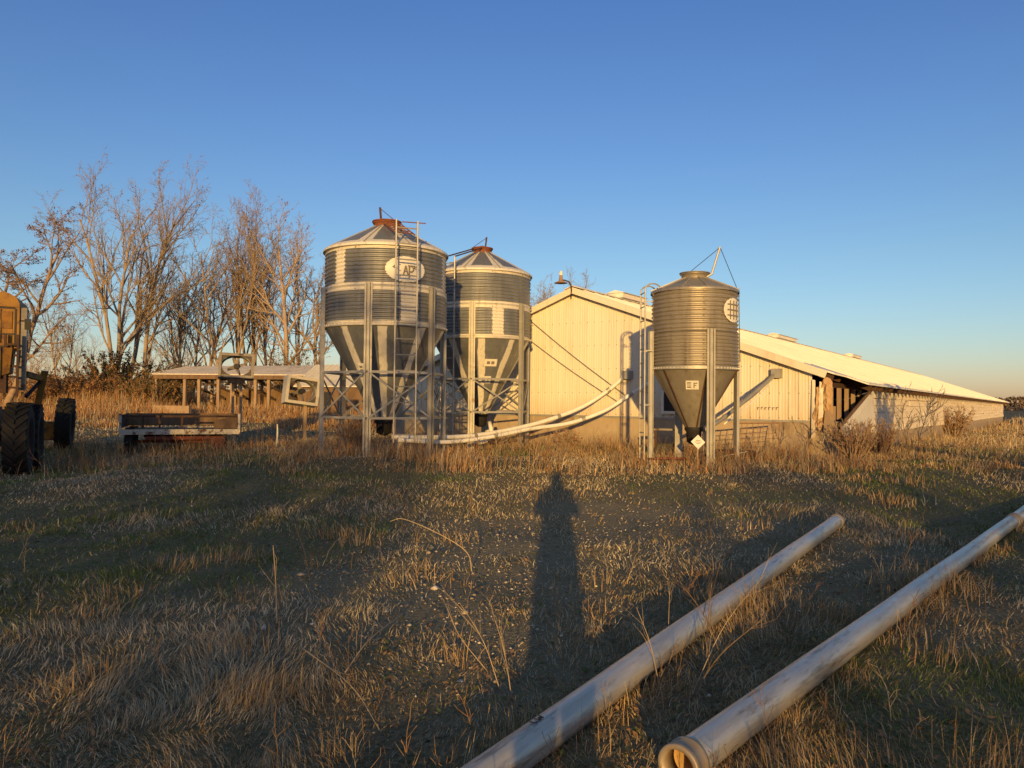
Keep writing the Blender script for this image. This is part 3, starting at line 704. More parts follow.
p = at(668, 440, 17.2); gp = g1(p.x, p.y)
cr = thing('work_bench', 'low grey bench with dark shelf under the tan bin', 'bench', (p.x, p.y, gp), -.2)
MB().box((0, 0, .62), (.62, .4, .04)).build('top', M['fan_grey'], cr)
for sx in (-1, 1):
    for sy in (-1, 1): MB().box((sx * .27, sy * .16, .30), (.05, .05, .60)).build('leg', M['rust_dark'], cr)
MB().box((0, 0, .2), (.48, .26, .22)).build('shelf_box', M['dark'], cr)
p = at(670, 449, 15.3)
bar = MB().tube([(-.42, 0, 0), (.1, .02, .015), (.42, .1, 0)], .022, 6).build('red_bar', M['red_paint'], None, True)
bar.location = (p.x, p.y, g1(p.x, p.y) + .14); tag(bar, 'thin rusty red bar lying in the grass below the tan bin', 'metal bar')
p = at(735, 452, 15.9); q = g1(p.x, p.y)
bx = thing('scrap_sheet', 'bent grey sheet of scrap metal lying right of the tan bin', 'scrap metal', (p.x, p.y, q + .12), .3)
MB().prism([(-.35, 0, 0), (.3, 0, .1), (.34, .3, .12), (-.3, .35, .02)], (0, 0, .012)).build('sheet', M['galv_pale'], bx)
p = at(735, 450, 16.3)
MBb = MB().prism([(-.5, 0, 0), (.5, 0, 0), (.5, .02, .12), (-.3, .02, .14)], (0, .4, 0)); 
MBb.build('folded_edge', M['rust_dark'], bx)

# ------------------------------------------------------------------ irrigation pipes
def irrigation_pipe(label, a, b, r, flange_near):
    a = Vector(a); b = Vector(b); d = (b - a); Ln = d.length
    t = thing('irrigation_pipe', label, 'pipe', a, math.atan2(-d.x, d.y), 'irrigation pipes lying in the grass')
    tilt = math.atan2(d.z, math.hypot(d.x, d.y)); t.rotation_euler = (tilt, 0, math.atan2(-d.x, d.y))
    n = 48; ys = list(np.linspace(0, Ln, 60)); rng = random.Random(int(Ln * 100))
    ph = rng.random() * 9
    vs = []; fs = []
    def ring(y, rad):
        dx = .002 * math.sin(y * 1.7 + ph); dz = .0015 * math.sin(y * 2.3 + ph)
        return [(dx + rad * math.cos(2 * PI * j / n) * (1 + .012 * math.sin(3.1 * y + ph)), y, dz + rad * math.sin(2 * PI * j / n)) for j in range(n)]
    mb = MB()
    rows = [(y, r) for y in ys] + [(y, r - .006) for y in reversed(ys)]
    V = []; 
    for y, rad in rows: V += ring(y, rad)
    k = len(rows)
    F = [(i * n + j, i * n + (j + 1) % n, ((i + 1) % k) * n + (j + 1) % n, ((i + 1) % k) * n + j) for i in range(k) for j in range(n)]
    inner = [1 if i >= k // 2 and i < k - 1 else 0 for i in range(k) for j in range(n)]
    mb.add(V, F); mb.mi = inner
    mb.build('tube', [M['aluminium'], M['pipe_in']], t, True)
    def flange(y0, s_):
        pr = [(r + .002, 0), (r + .010, 0), (r + .013, .006), (r + .013, .022), (r + .006, .028), (r + .008, .075), (r + .013, .08), (r + .013, .095), (r + .002, .10), (r - .007, .10), (r - .007, -.002), (r + .002, 0)]
        P = []
        for rad, yy in pr: P += [(rad * math.cos(2 * PI * j / n), y0 + s_ * yy, rad * math.sin(2 * PI * j / n)) for j in range(n)]
        F = [(i * n + j, i * n + (j + 1) % n, (i + 1) * n + (j + 1) % n, (i + 1) * n + j) for i in range(len(pr) - 1) for j in range(n)]
        MB().add(P, F).build('flange', M['flange'], t, True)
    flange(-.012, 1)
    flange(Ln + .012, -1)
    return t, Ln
def on_pipe(px, py, r=.077):
    z = .11
    # the ray through the pixel meets the pipe's axis height
    p1 = at(px, py, 1.0); o_ = Vector((0, 0, EYE)); d_ = p1 - o_
    for _ in range(4):
        s_ = (z - EYE) / d_.z; q = o_ + d_ * s_; z = g1(q.x, q.y) + r + .01
    return q
f1 = on_pipe(837, 521); n1 = on_pipe(497, 768); dd = (n1 - f1).normalized(); n1b = f1 + dd * 9.1
p1, L1 = irrigation_pipe('long dull aluminium pipe on the ground, its near end out of frame', n1b, f1, .077, False)
n2 = on_pipe(679, 767); f2 = on_pipe(1013, 521)
p2, L2 = irrigation_pipe('right aluminium pipe whose open flanged end faces the viewer', n2, f2, .077, True)
dd2 = (f2 - n2).normalized(); e2 = f2 + dd2 * 6
p3, L3 = irrigation_pipe('aluminium pipe continuing beyond the far joint at the right edge', f2 + dd2 * .05, e2, .077, True)
# pen mark on the first pipe
mk = n1b; y_ = (on_pipe(523, 733) - n1b).length
mb = MB()
for ln in ([(-.03, 0), (-.03, .05), (0, .05)], [(.02, .0), (.035, .05), (.05, .015), (.065, .05), (.08, 0)]):
    Q = []
    for u, v in ln:
        a = PI / 2 + .22 - v / .077 * .55; Q.append((.0795 * math.cos(a), y_ + u * .7, .0795 * math.sin(a) + .002))
    for a, b in zip(Q[:-1], Q[1:]): mb.beam(a, b, .005, .003)
mb.build('pen_mark', M['ink'], p1)

# ------------------------------------------------------------------ road grader, left edge
def tyre_mesh(R, wd, n=44):
    mb = MB()
    prof = [(R * .52, -wd * .42), (R * .62, -wd * .5), (R * .86, -wd * .5), (R * .95, -wd * .44), (R * .965, 0), (R * .95, wd * .44), (R * .86, wd * .5), (R * .62, wd * .5), (R * .52, wd * .42)]
    k = len(prof); vs = []
    for j in range(n):
        a = 2 * PI * j / n
        for r, x in prof: vs.append((x, r * math.cos(a), r * math.sin(a)))
    fs = [(j * k + i, j * k + i + 1, ((j + 1) % n) * k + i + 1, ((j + 1) % n) * k + i) for j in range(n) for i in range(k - 1)]
    mb.add(vs, fs)
    nl = 22
    for j in range(nl):                     # chevron lugs
        for s_ in (-1, 1):
            a0 = 2 * PI * (j + (.5 if s_ > 0 else 0)) / nl; a1 = a0 + .30
            p = lambda x, a, r: Vector((x, r * math.cos(a), r * math.sin(a)))
            A = [p(s_ * .01, a0 + .0, R * .95), p(s_ * .01, a0 + .10, R * .95), p(s_ * wd * .5, a1 + .10 - .6, R * .93), p(s_ * wd * .5, a1 - .6, R * .93)]
            A2 = [p(s_ * .01, a0 + .0, R * 1.02), p(s_ * .01, a0 + .10, R * 1.02), p(s_ * wd * .5, a1 + .10 - .6, R * 1.0), p(s_ * wd * .5, a1 - .6, R * 1.0)]
            mb.add(A + A2, [(3, 2, 1, 0), (4, 5, 6, 7), (0, 1, 5, 4), (1, 2, 6, 5), (2, 3, 7, 6), (3, 0, 4, 7)])
    return mb
def wheel(parent, c, R, wd, yaw=0, lean=0):
    wo = tyre_mesh(R, wd).build('wheel', M['tyre'], parent)
    wo.location = c; wo.rotation_euler = (0, lean, yaw)
    mb = MB(); n = 28
    pr = [(R * .52, -wd * .42), (R * .5, -wd * .25), (R * .22, -wd * .2), (R * .20, -wd * .34), (.001, -wd * .34)]
    for s_ in (1, -1):
        V = [(s_ * x, r * math.cos(2 * PI * j / n), r * math.sin(2 * PI * j / n)) for r, x in pr for j in range(n)]
        mb.add(V, [(i * n + j, i * n + (j + 1) % n, (i + 1) * n + (j + 1) % n, (i + 1) * n + j) for i in range(len(pr) - 1) for j in range(n)])
    mb.build('rim', M['rust_dark'], wo, True)
    return wo
def grader():
    c = at(19, 432, 14.6); gx, gy = c.x, c.y; gr = g1(gx, gy); yaw = R_(26)
    t = thing('road_grader', 'old yellow road grader with black lugged tyres at the left edge', 'grader', (gx, gy, gr), yaw)
    inv = Matrix.Rotation(-yaw, 3, 'Z')
    def Lc(px, py, d): p = at(px, py, d); return inv @ Vector((p.x - gx, p.y - gy, p.z - gr))
    def go(x, y): q = Matrix.Rotation(yaw, 3, 'Z') @ Vector((x, y, 0)); return g1(q.x + gx, q.y + gy) - gr
    TR = .70; TW = -2.1
    for x in (0, TW):
        wheel(t, (x, 0, TR - .03), TR, .40); wheel(t, (x, 1.52, TR - .03 + go(x, 1.52)), TR, .44)
    cf = Lc(65, 424, 20.2)
    wheel(t, (cf.x, cf.y, .66 + go(cf.x, cf.y)), .68, .36, R_(-2), .04); wheel(t, (cf.x + TW, cf.y, .66 + go(cf.x + TW, cf.y)), .68, .36, R_(-2), .04)
    MB().box((-.46, .76, .70), (.24, 1.9, .36)).box((TW + .46, .76, .70), (.24, 1.9, .36)).build('tandem_case', M['rust'], t)
    zc = .62 + go(cf.x, cf.y)
    MB().tube([(cf.x + TW + .2, cf.y, zc), (cf.x - .2, cf.y, zc)], .11, 10).box((cf.x - .42, cf.y - .08, zc - .12), (.42, .34, .46)).build('front_axle', M['yellow'], t)
    MB().box((cf.x - .6, cf.y - .05, zc - .33), (1.3, .16, .09)).build('tie_bar', M['dark'], t)
    # heights measured up the machine
    zt = Lc(10, 349, 14.6).z; zb_ = Lc(10, 379, 14.6).z; z1 = Lc(20, 295.5, 14.8).z; zs = Lc(10, 338, 14.8).z
    xR = Lc(22.5, 320, 14.8).x; xL = xR - 1.75; y0 = -.25; y1 = 1.15
    # engine bay and frame between the wheels
    MB().box((-1.05, .6, 1.02), (1.05, 2.6, .5)).box((-1.05, 1.9, 1.15), (.5, 3.4, .36)).build('chassis', M['dark'], t)
    MB().beam((-1.05, 2.2, 1.05), (cf.x - 1.05, cf.y + .3, .95), .30, .34).build('frame_beam', M['rust_dark'], t)
    MB().box((-.95, -.35, (1.3 + zb_) / 2), (1.1, .3, zb_ - 1.0)).box((-.28, -.30, zb_ - .10), (.22, .26, .34)).tube([(-.5, -.4, 1.1), (-.42, -.44, 1.9)], .05, 8).build('engine_bay', M['rust_dark'], t)
    MB().box(((xL + xR) / 2 - .1, -.06, (zt + zb_) / 2), (1.45, .9, zt - zb_)).prism([(xR - .32, -.5, zb_ + .02), (xR - .12, -.42, zb_ + .1), (xR - .08, -.42, zt), (xR - .32, -.5, zt)], (0, .5, 0)).build('body', M['yellow'], t)
    # cab: four posts, panelled rear wall beside a window, rounded roof
    prof = [(xL, z1 - .20), (xL + .06, z1 - .09), (xL + .2, z1 - .01), (xL + .3, z1), (xR - .28, z1), (xR - .17, z1 - .015), (xR - .05, z1 - .09), (xR, z1 - .20), (xR, z1 - .27), (xL, z1 - .27)]
    MB().prism([(x, y0 - .03, z) for x, z in prof], (0, y1 - y0 + .06, 0)).build('cab_roof', M['yellow'], t)
    zh = z1 - .272; cb = MB()
    for x in (xL + .05, xR - .05):
        for y in (y0 + .05, y1 - .05): cb.box((x, y, (zt + zh) / 2), (.1, .1, zh - zt))
    cb.box((xR - .24, y0 + .05, (zt + zh) / 2), (.27, .094, zh - zt - .004)).box((xL + .18, y0 + .05, (zt + zh) / 2), (.15, .094, zh - zt - .004))
    cb.box(((xL + xR) / 2 - .1, y0 + .05, (zt + zs) / 2), (1.15, .09, zs - zt - .01)).box(((xL + xR) / 2, y1 - .05, zt + .2), (1.5, .09, .4)).box((xL + .05, (y0 + y1) / 2, zt + .2), (.09, 1.19, .4)).box((xR - .05, (y0 + y1) / 2, zt + .2), (.09, 1.19, .4))
    cab = cb.build('cab', M['yellow'], t)
    wf = MB(); xw0 = xL + .26; xw1 = xR - .38
    for (x, z, sx, sz) in (((xw0 + xw1) / 2, zh - .03, xw1 - xw0, .05), (xw1 - .02, (zs + zh) / 2, .05, zh - zs - .06), ((xw0 + xw1) / 2, zs + .02, xw1 - xw0, .05)): wf.box((x, y0 - .008, z), (sx, .03, sz))
    wo = wf.build('window_frame', M['dark'], cab)
    sp = MB().tube([(xR - .30, y0 - .012, zt + .1), (xR - .30, y0 - .012, zh - .05)], .018, 6).build('rib', M['yellow'], cab)
    MB().box((xR + .015, (y0 + y1) / 2, (zs + zh) / 2), (.02, 1.1, zh - zs)).build('side_window', M['glass'], cab)
    gk = MB()
    for (x, z, sx, sz) in ((xR - .06, (zt + zh) / 2, .035, zh - zt - .05), (xR - .345, (zt + zh) / 2, .03, zh - zt - .05), (xR - .2, zs + .04, .26, .03), (xR - .2, zh - .02, .26, .03)): gk.box((x, y0 - .002, z), (sx, .012, sz))
    gk.build('door_seal', M['dark'], cab)
    MB().box((xR + .05, y0 + .1, (1.6 + zh) / 2), (.13, .12, zh - 1.6)).build('corner_column', M['fan_grey'], t)
    MB().box((xR - .2, y0 - .004, (zs + zh) / 2 + .03), (.17, .014, zh - zs - .22)).build('door_panel', M['yellow_dull'], cab)
    MB().tube([(xR - .62, y0 - .06, zt - .12), (xR - .62, y0 - .14, zt - .12)], .07, 14).build('work_lamp', M['sign_white'], t)
    MB().box((xR - .5, y0 - .01, zt + .0), (.8, .06, .07)).build('step_bar', M['dark'], t)
    MB().box((xR + .13, y0 + .05, z1 - .58), (.10, .06, .20)).beam((xR - .02, y0 + .05, z1 - .52), (xR + .10, y0 + .05, z1 - .52), .03, .03).build('mirror', M['dark'], t)
    lp = MB(); xa = xR - .10
    for dx in (-.1, .1): lp.box((xa + dx, y0 - .10, (zs + 1.55) / 2 - .02), (.04, .05, zs - 1.45))
    for k in range(5): lp.box((xa, y0 - .10, 1.65 + k * .2), (.16, .045, .04))
    lp.build('ladder', M['rust_dark'], t)
    MB().box((xR + .06, y0 + .3, zs - .1), (.06, .05, .5)).build('handrail', M['rust'], t)
    q0 = Lc(26, 374, 15.2); q1 = Lc(43, 379, 15.8); q2 = Lc(45, 371, 15.8); q3 = Lc(38, 404, 15.8)
    MB().beam(q0, q1, .09, .11).beam(q2, q3, .12, .11).build('lift_arm', M['yellow'], t)
    MB().tube([q0 + Vector((0, .1, -.45)), q1 + Vector((-.05, 0, -.05))], .035, 8).build('hydraulic_ram', M['dark'], t)
grader()

# ------------------------------------------------------------------ farm wagon
def wagon():
    a = at(119, 440, 19.6); b = at(242, 440, 19.8); cx, cy = (a.x + b.x) / 2, (a.y + b.y) / 2; gr = min(g1(a.x, a.y), g1(b.x, b.y))
    t = thing('farm_wagon', 'low weathered farm wagon bed with flaking white rail and rusty frame', 'wagon', (cx, cy, gr), R_(22))
    hw = (b - a).xy.length / 2 * .93; D = 1.9
    zr = at(180, 432, 19.6).z - gr; ztop = at(120, 415, 19.6).z - gr
    MB().box((0, 0, zr), (2 * hw, .06, .13)).build('rail', M['white_flaky'], t)
    MB().box((0, D, zr), (2 * hw, .06, .13)).build('rail', M['white_flaky'], t)
    MB().box((0, D / 2, zr + .02), (2 * hw - .1, D - .1, .05)).build('deck', M['wood'], t)
    for s_ in (-1, 1):
        MB().box((s_ * (hw - .03), .0, (zr + ztop) / 2 + .06), (.06, .05, ztop - zr - .02)).build('stake_post', M['white_flaky'], t)
        MB().box((s_ * (hw - .035), D / 2, (zr + ztop) / 2 + .05), (.03, D - .1, ztop - zr - .08)).build('end_board', M['rust_dark'], t)
    MB().box((0, D - .02, (zr + ztop) / 2 + .06), (2 * hw - .1, .04, ztop - zr - .08)).build('back_board', M['wood'], t)
    MB().box((0, .0, ztop - .02), (2 * hw - .14, .035, .05)).build('top_rail', M['rust_dark'], t)
    for x in (-.5, -hw * .62, .02): MB().box((x, .003, (zr + ztop) / 2 + .05), (.05, .04, ztop - zr - .10)).build('stake', M['rust_dark'], t)
    MB().prism([(hw * .55, -.0, zr + .08), (hw - .08, .0, zr + .08), (hw - .08, .0, ztop - .03), (hw * .86, 0, ztop - .04), (hw * .55, 0, ztop - .12)], (0, .03, 0)).build('side_board', M['wood'], t)
    MB().box((.1, .1, zr - .16), (hw * 1.3, .08, .09)).build('frame_rail', M['red_paint'], t)
    MB().box((.1, D - .1, zr - .16), (hw * 1.5, .08, .10)).build('frame_rail', M['red_paint'], t)
    MB().box((0, .5, .26), (hw * 1.6, .08, .08)).build('axle', M['red_paint'], t)
    for x in (-hw + .22, hw - .42):
        for y in (.35, D - .35):
            wo = tyre_mesh(.33, .2, 28).build('wheel', M['tyre'], t); wo.location = (x, y, .29)
            MB().tube([(-.07, 0, 0), (.07, 0, 0)], .16, 14).build('rim', M['rust'], wo)
    MB().box((hw * .62, .02, .22), (.34, .05, .36)).build('mud_flap', M['rust'], t)
M['white_flaky'] = mat('flaking_white_paint', (.55, .52, .46), (.46, .42, .36), 7, .8, 0, .2, c3=(.14, .07, .04), s3=5, t3=(.54, .60))
wagon()

# ------------------------------------------------------------------ barn fans on posts
def box_fan(label, px, pt, pb, half, depth, roll, legs, yaw=0.0, asp=.72, pale=False):
    p = at(px, (pt + pb) / 2, depth); gr = g1(p.x, p.y); h = p.z - gr
    t = thing('box_fan', label, 'fan', (p.x, p.y, gr), -math.atan2(p.x, p.y) + yaw, 'old barn fans standing in the weeds')
    Rm = Matrix.Rotation(roll, 3, 'Y') @ Matrix.Rotation(-.12, 3, 'X'); cc = Vector((0, 0, h))
    s_ = half; mb = MB()
    w_ = s_; s_ = s_ * asp
    for (x, z, sx, sz) in ((0, s_, 2 * w_ + .09, .09), (0, -s_, 2 * w_ + .09, .09), (-w_, 0, .09, 2 * s_ - .09), (w_, 0, .09, 2 * s_ - .09)):
        mb.box(cc + Rm @ Vector((x, .12, z)), (sx, .5, sz), Rm)
    mb.build('housing', M['galv_pale'] if asp > .75 else M['fan_grey'], t)
    if pale: MB().box(cc + Rm @ Vector((0, .33, 0)), (2 * w_ - .08, .03, 2 * s_ - .08), Rm).build('back_panel', M['fan_pale'], t)
    n = 32; V = []
    for i in range(n):
        a = 2 * PI * i / n
        for q in (.96, .9): V.append(cc + Rm @ Vector((q * w_ * math.cos(a), .02, q * s_ * math.sin(a))))
        V.append(cc + Rm @ Vector((.9 * w_ * math.cos(a), .3, .9 * s_ * math.sin(a))))
    MB().add(V, [f for i in range(n) for f in ((3 * i, 3 * ((i + 1) % n), 3 * ((i + 1) % n) + 1, 3 * i + 1), (3 * i + 1, 3 * ((i + 1) % n) + 1, 3 * ((i + 1) % n) + 2, 3 * i + 2))]).build('shroud', M['fan_grey'], t)
    V = []; nn = 48                                              # front plate with its round opening
    for i in range(nn):
        a = 2 * PI * i / nn; c_, q_ = math.cos(a), math.sin(a); kk = 1 / max(abs(c_), abs(q_)); V += [cc + Rm @ Vector((w_ * c_ * kk, -.10, s_ * q_ * kk)), cc + Rm @ Vector((.93 * w_ * c_, -.10, .93 * s_ * q_))]
    MB().add(V, [(2 * i, 2 * ((i + 1) % nn), 2 * ((i + 1) % nn) + 1, 2 * i + 1) for i in range(nn)]).build('front_plate', M['fan_dark'], t)
    for k in range(4):
        a = PI / 2 * k + .4; d_ = Vector((math.cos(a), 0, math.sin(a))); e_ = Vector((-math.sin(a), 0, math.cos(a)))
        q = [d_ * .12 * s_ - e_ * .08, d_ * .8 * s_ - e_ * .09 * s_, d_ * .86 * s_ + e_ * .03, d_ * .14 * s_ + e_ * .06]
        tw = Vector((0, .07, 0))
        MB().prism([cc + Rm @ (q[0] - tw * .5 + Vector((0, .15, 0))), cc + Rm @ (q[1] - tw + Vector((0, .15, 0))), cc + Rm @ (q[2] + tw + Vector((0, .15, 0))), cc + Rm @ (q[3] + tw * .5 + Vector((0, .15, 0)))], Rm @ Vector((0, .012, 0))).build('blade', M['rust_dark'] if pale else M['blade_grey'], t)
    MB().tube([cc + Rm @ Vector((0, .02, 0)), cc + Rm @ Vector((0, .28, 0))], .09, 14).build('hub', M['dark'], t)
    for x in legs: MB().beam((x, .15, -.1), (x, .15, h - s_ * .9), .09, .09).build('post', M['wood_pale'], t)
    if len(legs) > 1: MB().box((0, .0, h - s_ - .13), (2 * s_ * .75, .06, .18)).build('cross_board', M['wood'], t)
M['blade_grey'] = mat('dull_fan_blade', (.30, .27, .24), (.2, .17, .15), 6, .6, .2)
box_fan('upright square barn fan on two timber posts in front of the open shed', 236.5, 355, 377, .53, 26.5, .03, (-.1, .16))
box_fan('tilted square barn fan on one post beside the big feed bin', 302, 379, 403, .47, 24.0, .13, (.14,), yaw=.25, asp=.82)

# ------------------------------------------------------------------ open pole shed and outbuilding behind
def pole_shed():
    D0 = 45.0
    a = at(156, 400, D0); b = at(306, 400, D0 - 1.5)
    d = Vector((b.x - a.x, b.y - a.y, 0)); Ln = d.length; gr = .75
    t = thing('pole_shed', 'open fronted timber pole shed with low pale metal roof among the trees', 'shed', (a.x, a.y, gr), math.atan2(d.y, d.x))
    ze = at(200, 375, D0).z - gr; dep = 2.2; zt = at(240, 367, D0 + dep).z - gr; bk = 4.6
    poly = [(0 - .1, -.3, ze), (Ln + .1, -.3, ze - .02), (Ln + .3, dep, zt + .05), (.6, dep, zt - .05)]
    mb = MB().prism(poly, (0, 0, .05)).prism([poly[3], poly[2], (Ln + .1, bk, ze + .1), (-.1, bk, ze + .1)], (0, 0, .045))
    for k in range(20):
        q = k / 19; mb.beam(Vector(poly[0]).lerp(Vector(poly[1]), q) + Vector((0, 0, .06)), Vector(poly[3]).lerp(Vector(poly[2]), q) + Vector((0, 0, .06)), .05, .03)
    mb.build('roof', M['shed_roof'], t)
    MB().box((Ln / 2, -.26, ze - .13), (Ln, .08, .24)).build('eave_beam', M['wood'], t)
    for x in (1.9, 2.8, 4.0, 4.85, 6.3, 7.1, Ln - .1, .1):
        MB().box((x, -.1, ze / 2 - .35), (.16, .16, ze + .2)).build('post', M['wood_pale'], t)
    for x in (1.0, 2.6, 4.4, 6.0, 7.6):
        MB().box((x, bk - .3, ze / 2 - .2), (.15, .15, ze + .4)).build('post', M['wood_pale'], t)
        MB().beam((x, .1, ze - .2), (x + .9, bk - .4, ze - 1.4), .07, .12).build('knee_brace', M['wood'], t)
    MB().box((Ln / 2 + .6, bk - .15, ze * .34), (Ln - 1.6, .06, ze * .55)).build('back_boards', M['wood'], t)
    MB().box((Ln * .5, dep * .5, ze - .22), (Ln - .4, .1, .16)).build('purlin', M['wood'], t)
M['shed_roof'] = mat('pale_shed_roof', (.70, .64, .56), (.60, .53, .45), 1.6, .6, 0, c3=(.33, .22, .15), s3=.6, t3=(.58, .7))
pole_shed()
def outbuilding():
    a = at(297, 400, 41.5); b = at(372, 400, 40.5)
    d = Vector((b.x - a.x, b.y - a.y, 0)); Ln = d.length; gr = .6
    t = thing('outbuilding', 'small dark outbuilding with sloping white metal roof behind the big feed bin', 'outbuilding', (a.x, a.y, gr), math.atan2(d.y, d.x))
    ze = at(320, 387, 41).z - gr; zt = at(320, 365, 43).z - gr
    mb = MB().prism([(-.1, -.25, ze), (Ln + .1, -.25, ze), (Ln, 2.4, zt), (-.2, 2.4, zt)], (0, 0, .05))
    for k in range(16): x = Ln * k / 15; mb.beam((x, -.22, ze + .06), (x, 2.38, zt + .06), .05, .03)
    mb.build('roof', M['white_metal'], t)
    MB().box((Ln / 2, .1, ze / 2 - .2), (Ln - .1, .08, ze + .36)).build('wall', M['wood'], t)
    MB().prism([(.0, .1, -.3), (.0, 2.3, -.3), (.0, 2.3, zt - .03), (.0, .1, ze + .0)], (.06, 0, 0)).build('wall', M['wood'], t)
    MB().box((Ln / 2, 2.3, zt / 2 - .2), (Ln - .1, .06, zt + .3)).build('wall', M['wood'], t)
    MB().box((Ln * .35, .04, ze / 2 - .2), (.9, .04, ze - .1)).build('door', M['dark'], t)
outbuilding()
a = at(154, 412, 38); b = at(190, 413, 37.6); d = Vector((b.x - a.x, b.y - a.y, 0)); ln = d.length
lw = MB().box((ln / 2, 0, .12), (ln, .2, .8)).build('board_stack', M['wood_pale']); lw.location = (a.x, a.y, .55); lw.rotation_euler = (0, 0, math.atan2(d.y, d.x))
tag(lw, 'low tan board stack in the weeds before the left end of the open shed', 'boards')

# white stake in the grass
p = at(277, 440, 21); st = MB().tube([(0, 0, -.1), (.01, 0, .45), (.0, 0, .62)], [.022, .022, .018], 8).build('marker_stake', M['sign_white']); st.location = (p.x, p.y, g1(p.x, p.y))
tag(st, 'thin white stake standing in the grass between wagon and big feed bin', 'stake')

# ------------------------------------------------------------------ plants made of segments
def seg_mesh(S, n):
    """all branch segments (p0, p1, r0, r1) at once"""
    S = np.asarray(S, float); P0, P1, r0, r1 = S[:, 0:3], S[:, 3:6], S[:, 6], S[:, 7]
    d = P1 - P0; d /= np.maximum(np.linalg.norm(d, axis=1, keepdims=True), 1e-9)
    ref = np.where(np.abs(d[:, 2:3]) < .9, np.array([[0, 0, 1.]]), np.array([[1., 0, 0]]))
    x = np.cross(d, ref); x /= np.linalg.norm(x, axis=1, keepdims=True); y = np.cross(d, x)
    V = np.empty((len(S), 2 * n, 3))
    for j in range(n):
        a = 2 * PI * j / n; o = x * math.cos(a) + y * math.sin(a)
        V[:, j] = P0 + o * r0[:, None]; V[:, n + j] = P1 + o * r1[:, None]
    base = (np.arange(len(S)) * 2 * n)[:, None]
    F = np.concatenate([base + np.array([[j, (j + 1) % n, n + (j + 1) % n, n + j]]) for j in range(n)])
    return V.reshape(-1, 3), F

def limb(rng, out, p, d, Ln, r, lev, maxlev, cfg):
    n = max(2, int(cfg['seg'][lev])); st = Ln / n; wob = cfg['wob'][lev]
    pts = []
    for i in range(n):
        d = (d + Vector((rng.gauss(0, wob), rng.gauss(0, wob), rng.gauss(0, wob) + cfg['up'][lev]))).normalized()
        q = p + d * st; t0, t1 = i / n, (i + 1) / n
        ra = r * (1 - .72 * t0); rb = r * (1 - .72 * t1)
        out[0 if lev == 0 else 1].append((*p, *q, ra, rb)); pts.append((p, d.copy(), t1, rb)); p = q
    if lev >= maxlev: return
    k = cfg['kids'][lev]
    k = max(1, int(k * rng.uniform(.75, 1.25)))
    for c in range(k):
        t = cfg['start'][lev] + (1 - cfg['start'][lev]) * (c + rng.random()) / k
        i = min(n - 1, int(t * n)); q, dd, _, rr = pts[i]; q = q + dd * st * (t * n - i)
        az = rng.uniform(0, 2 * PI); sp = R_(rng.uniform(*cfg['ang'][lev]))
        ref = Vector((0, 0, 1)) if abs(dd.z) < .95 else Vector((1, 0, 0)); a = dd.cross(ref).normalized(); b = dd.cross(a)
        nd = (dd * math.cos(sp) + (a * math.cos(az) + b * math.sin(az)) * math.sin(sp)).normalized()
        if nd.z < -.1: nd.z = abs(nd.z) * .5; nd.normalize()
        limb(rng, out, q, nd, Ln * rng.uniform(*cfg['len'][lev]) * (1 - .45 * t), max(.009, min(rr * .8, r * cfg['thin'][lev])), lev + 1, maxlev, cfg)

CFG = dict(seg=[10, 6, 4, 3, 2], wob=[.05, .11, .16, .2, .25], up=[.02, .07, .06, .04, .02], kids=[13, 7, 5, 4], start=[.28, .2, .15, .15],
           ang=[(18, 42), (22, 48), (25, 55), (25, 60)], len=[(.42, .62), (.4, .6), (.4, .65), (.45, .7)], thin=[.5, .5, .5, .55])

def leaf_quads(rng, C, size, colr):
    C = np.asarray(C, float); n = len(C); r = np.random.RandomState(rng)
    a = r.normal(size=(n, 3)); a /= np.linalg.norm(a, axis=1, keepdims=True); b = np.cross(a, r.normal(size=(n, 3))); b /= np.linalg.norm(b, axis=1, keepdims=True)
    s = size * (.5 + r.rand(n, 1)); V = np.stack([C - a * s, C - b * s * .55, C + a * s, C + b * s * .55], 1).reshape(-1, 3)
    F = np.arange(4 * n).reshape(-1, 4)
    cc = np.asarray(colr, float); k = r.rand(n); K = cc[(k * len(cc)).astype(int) % len(cc)] * (.7 + .6 * r.rand(n, 1))
    return V, F, np.repeat(K, 4, 0)

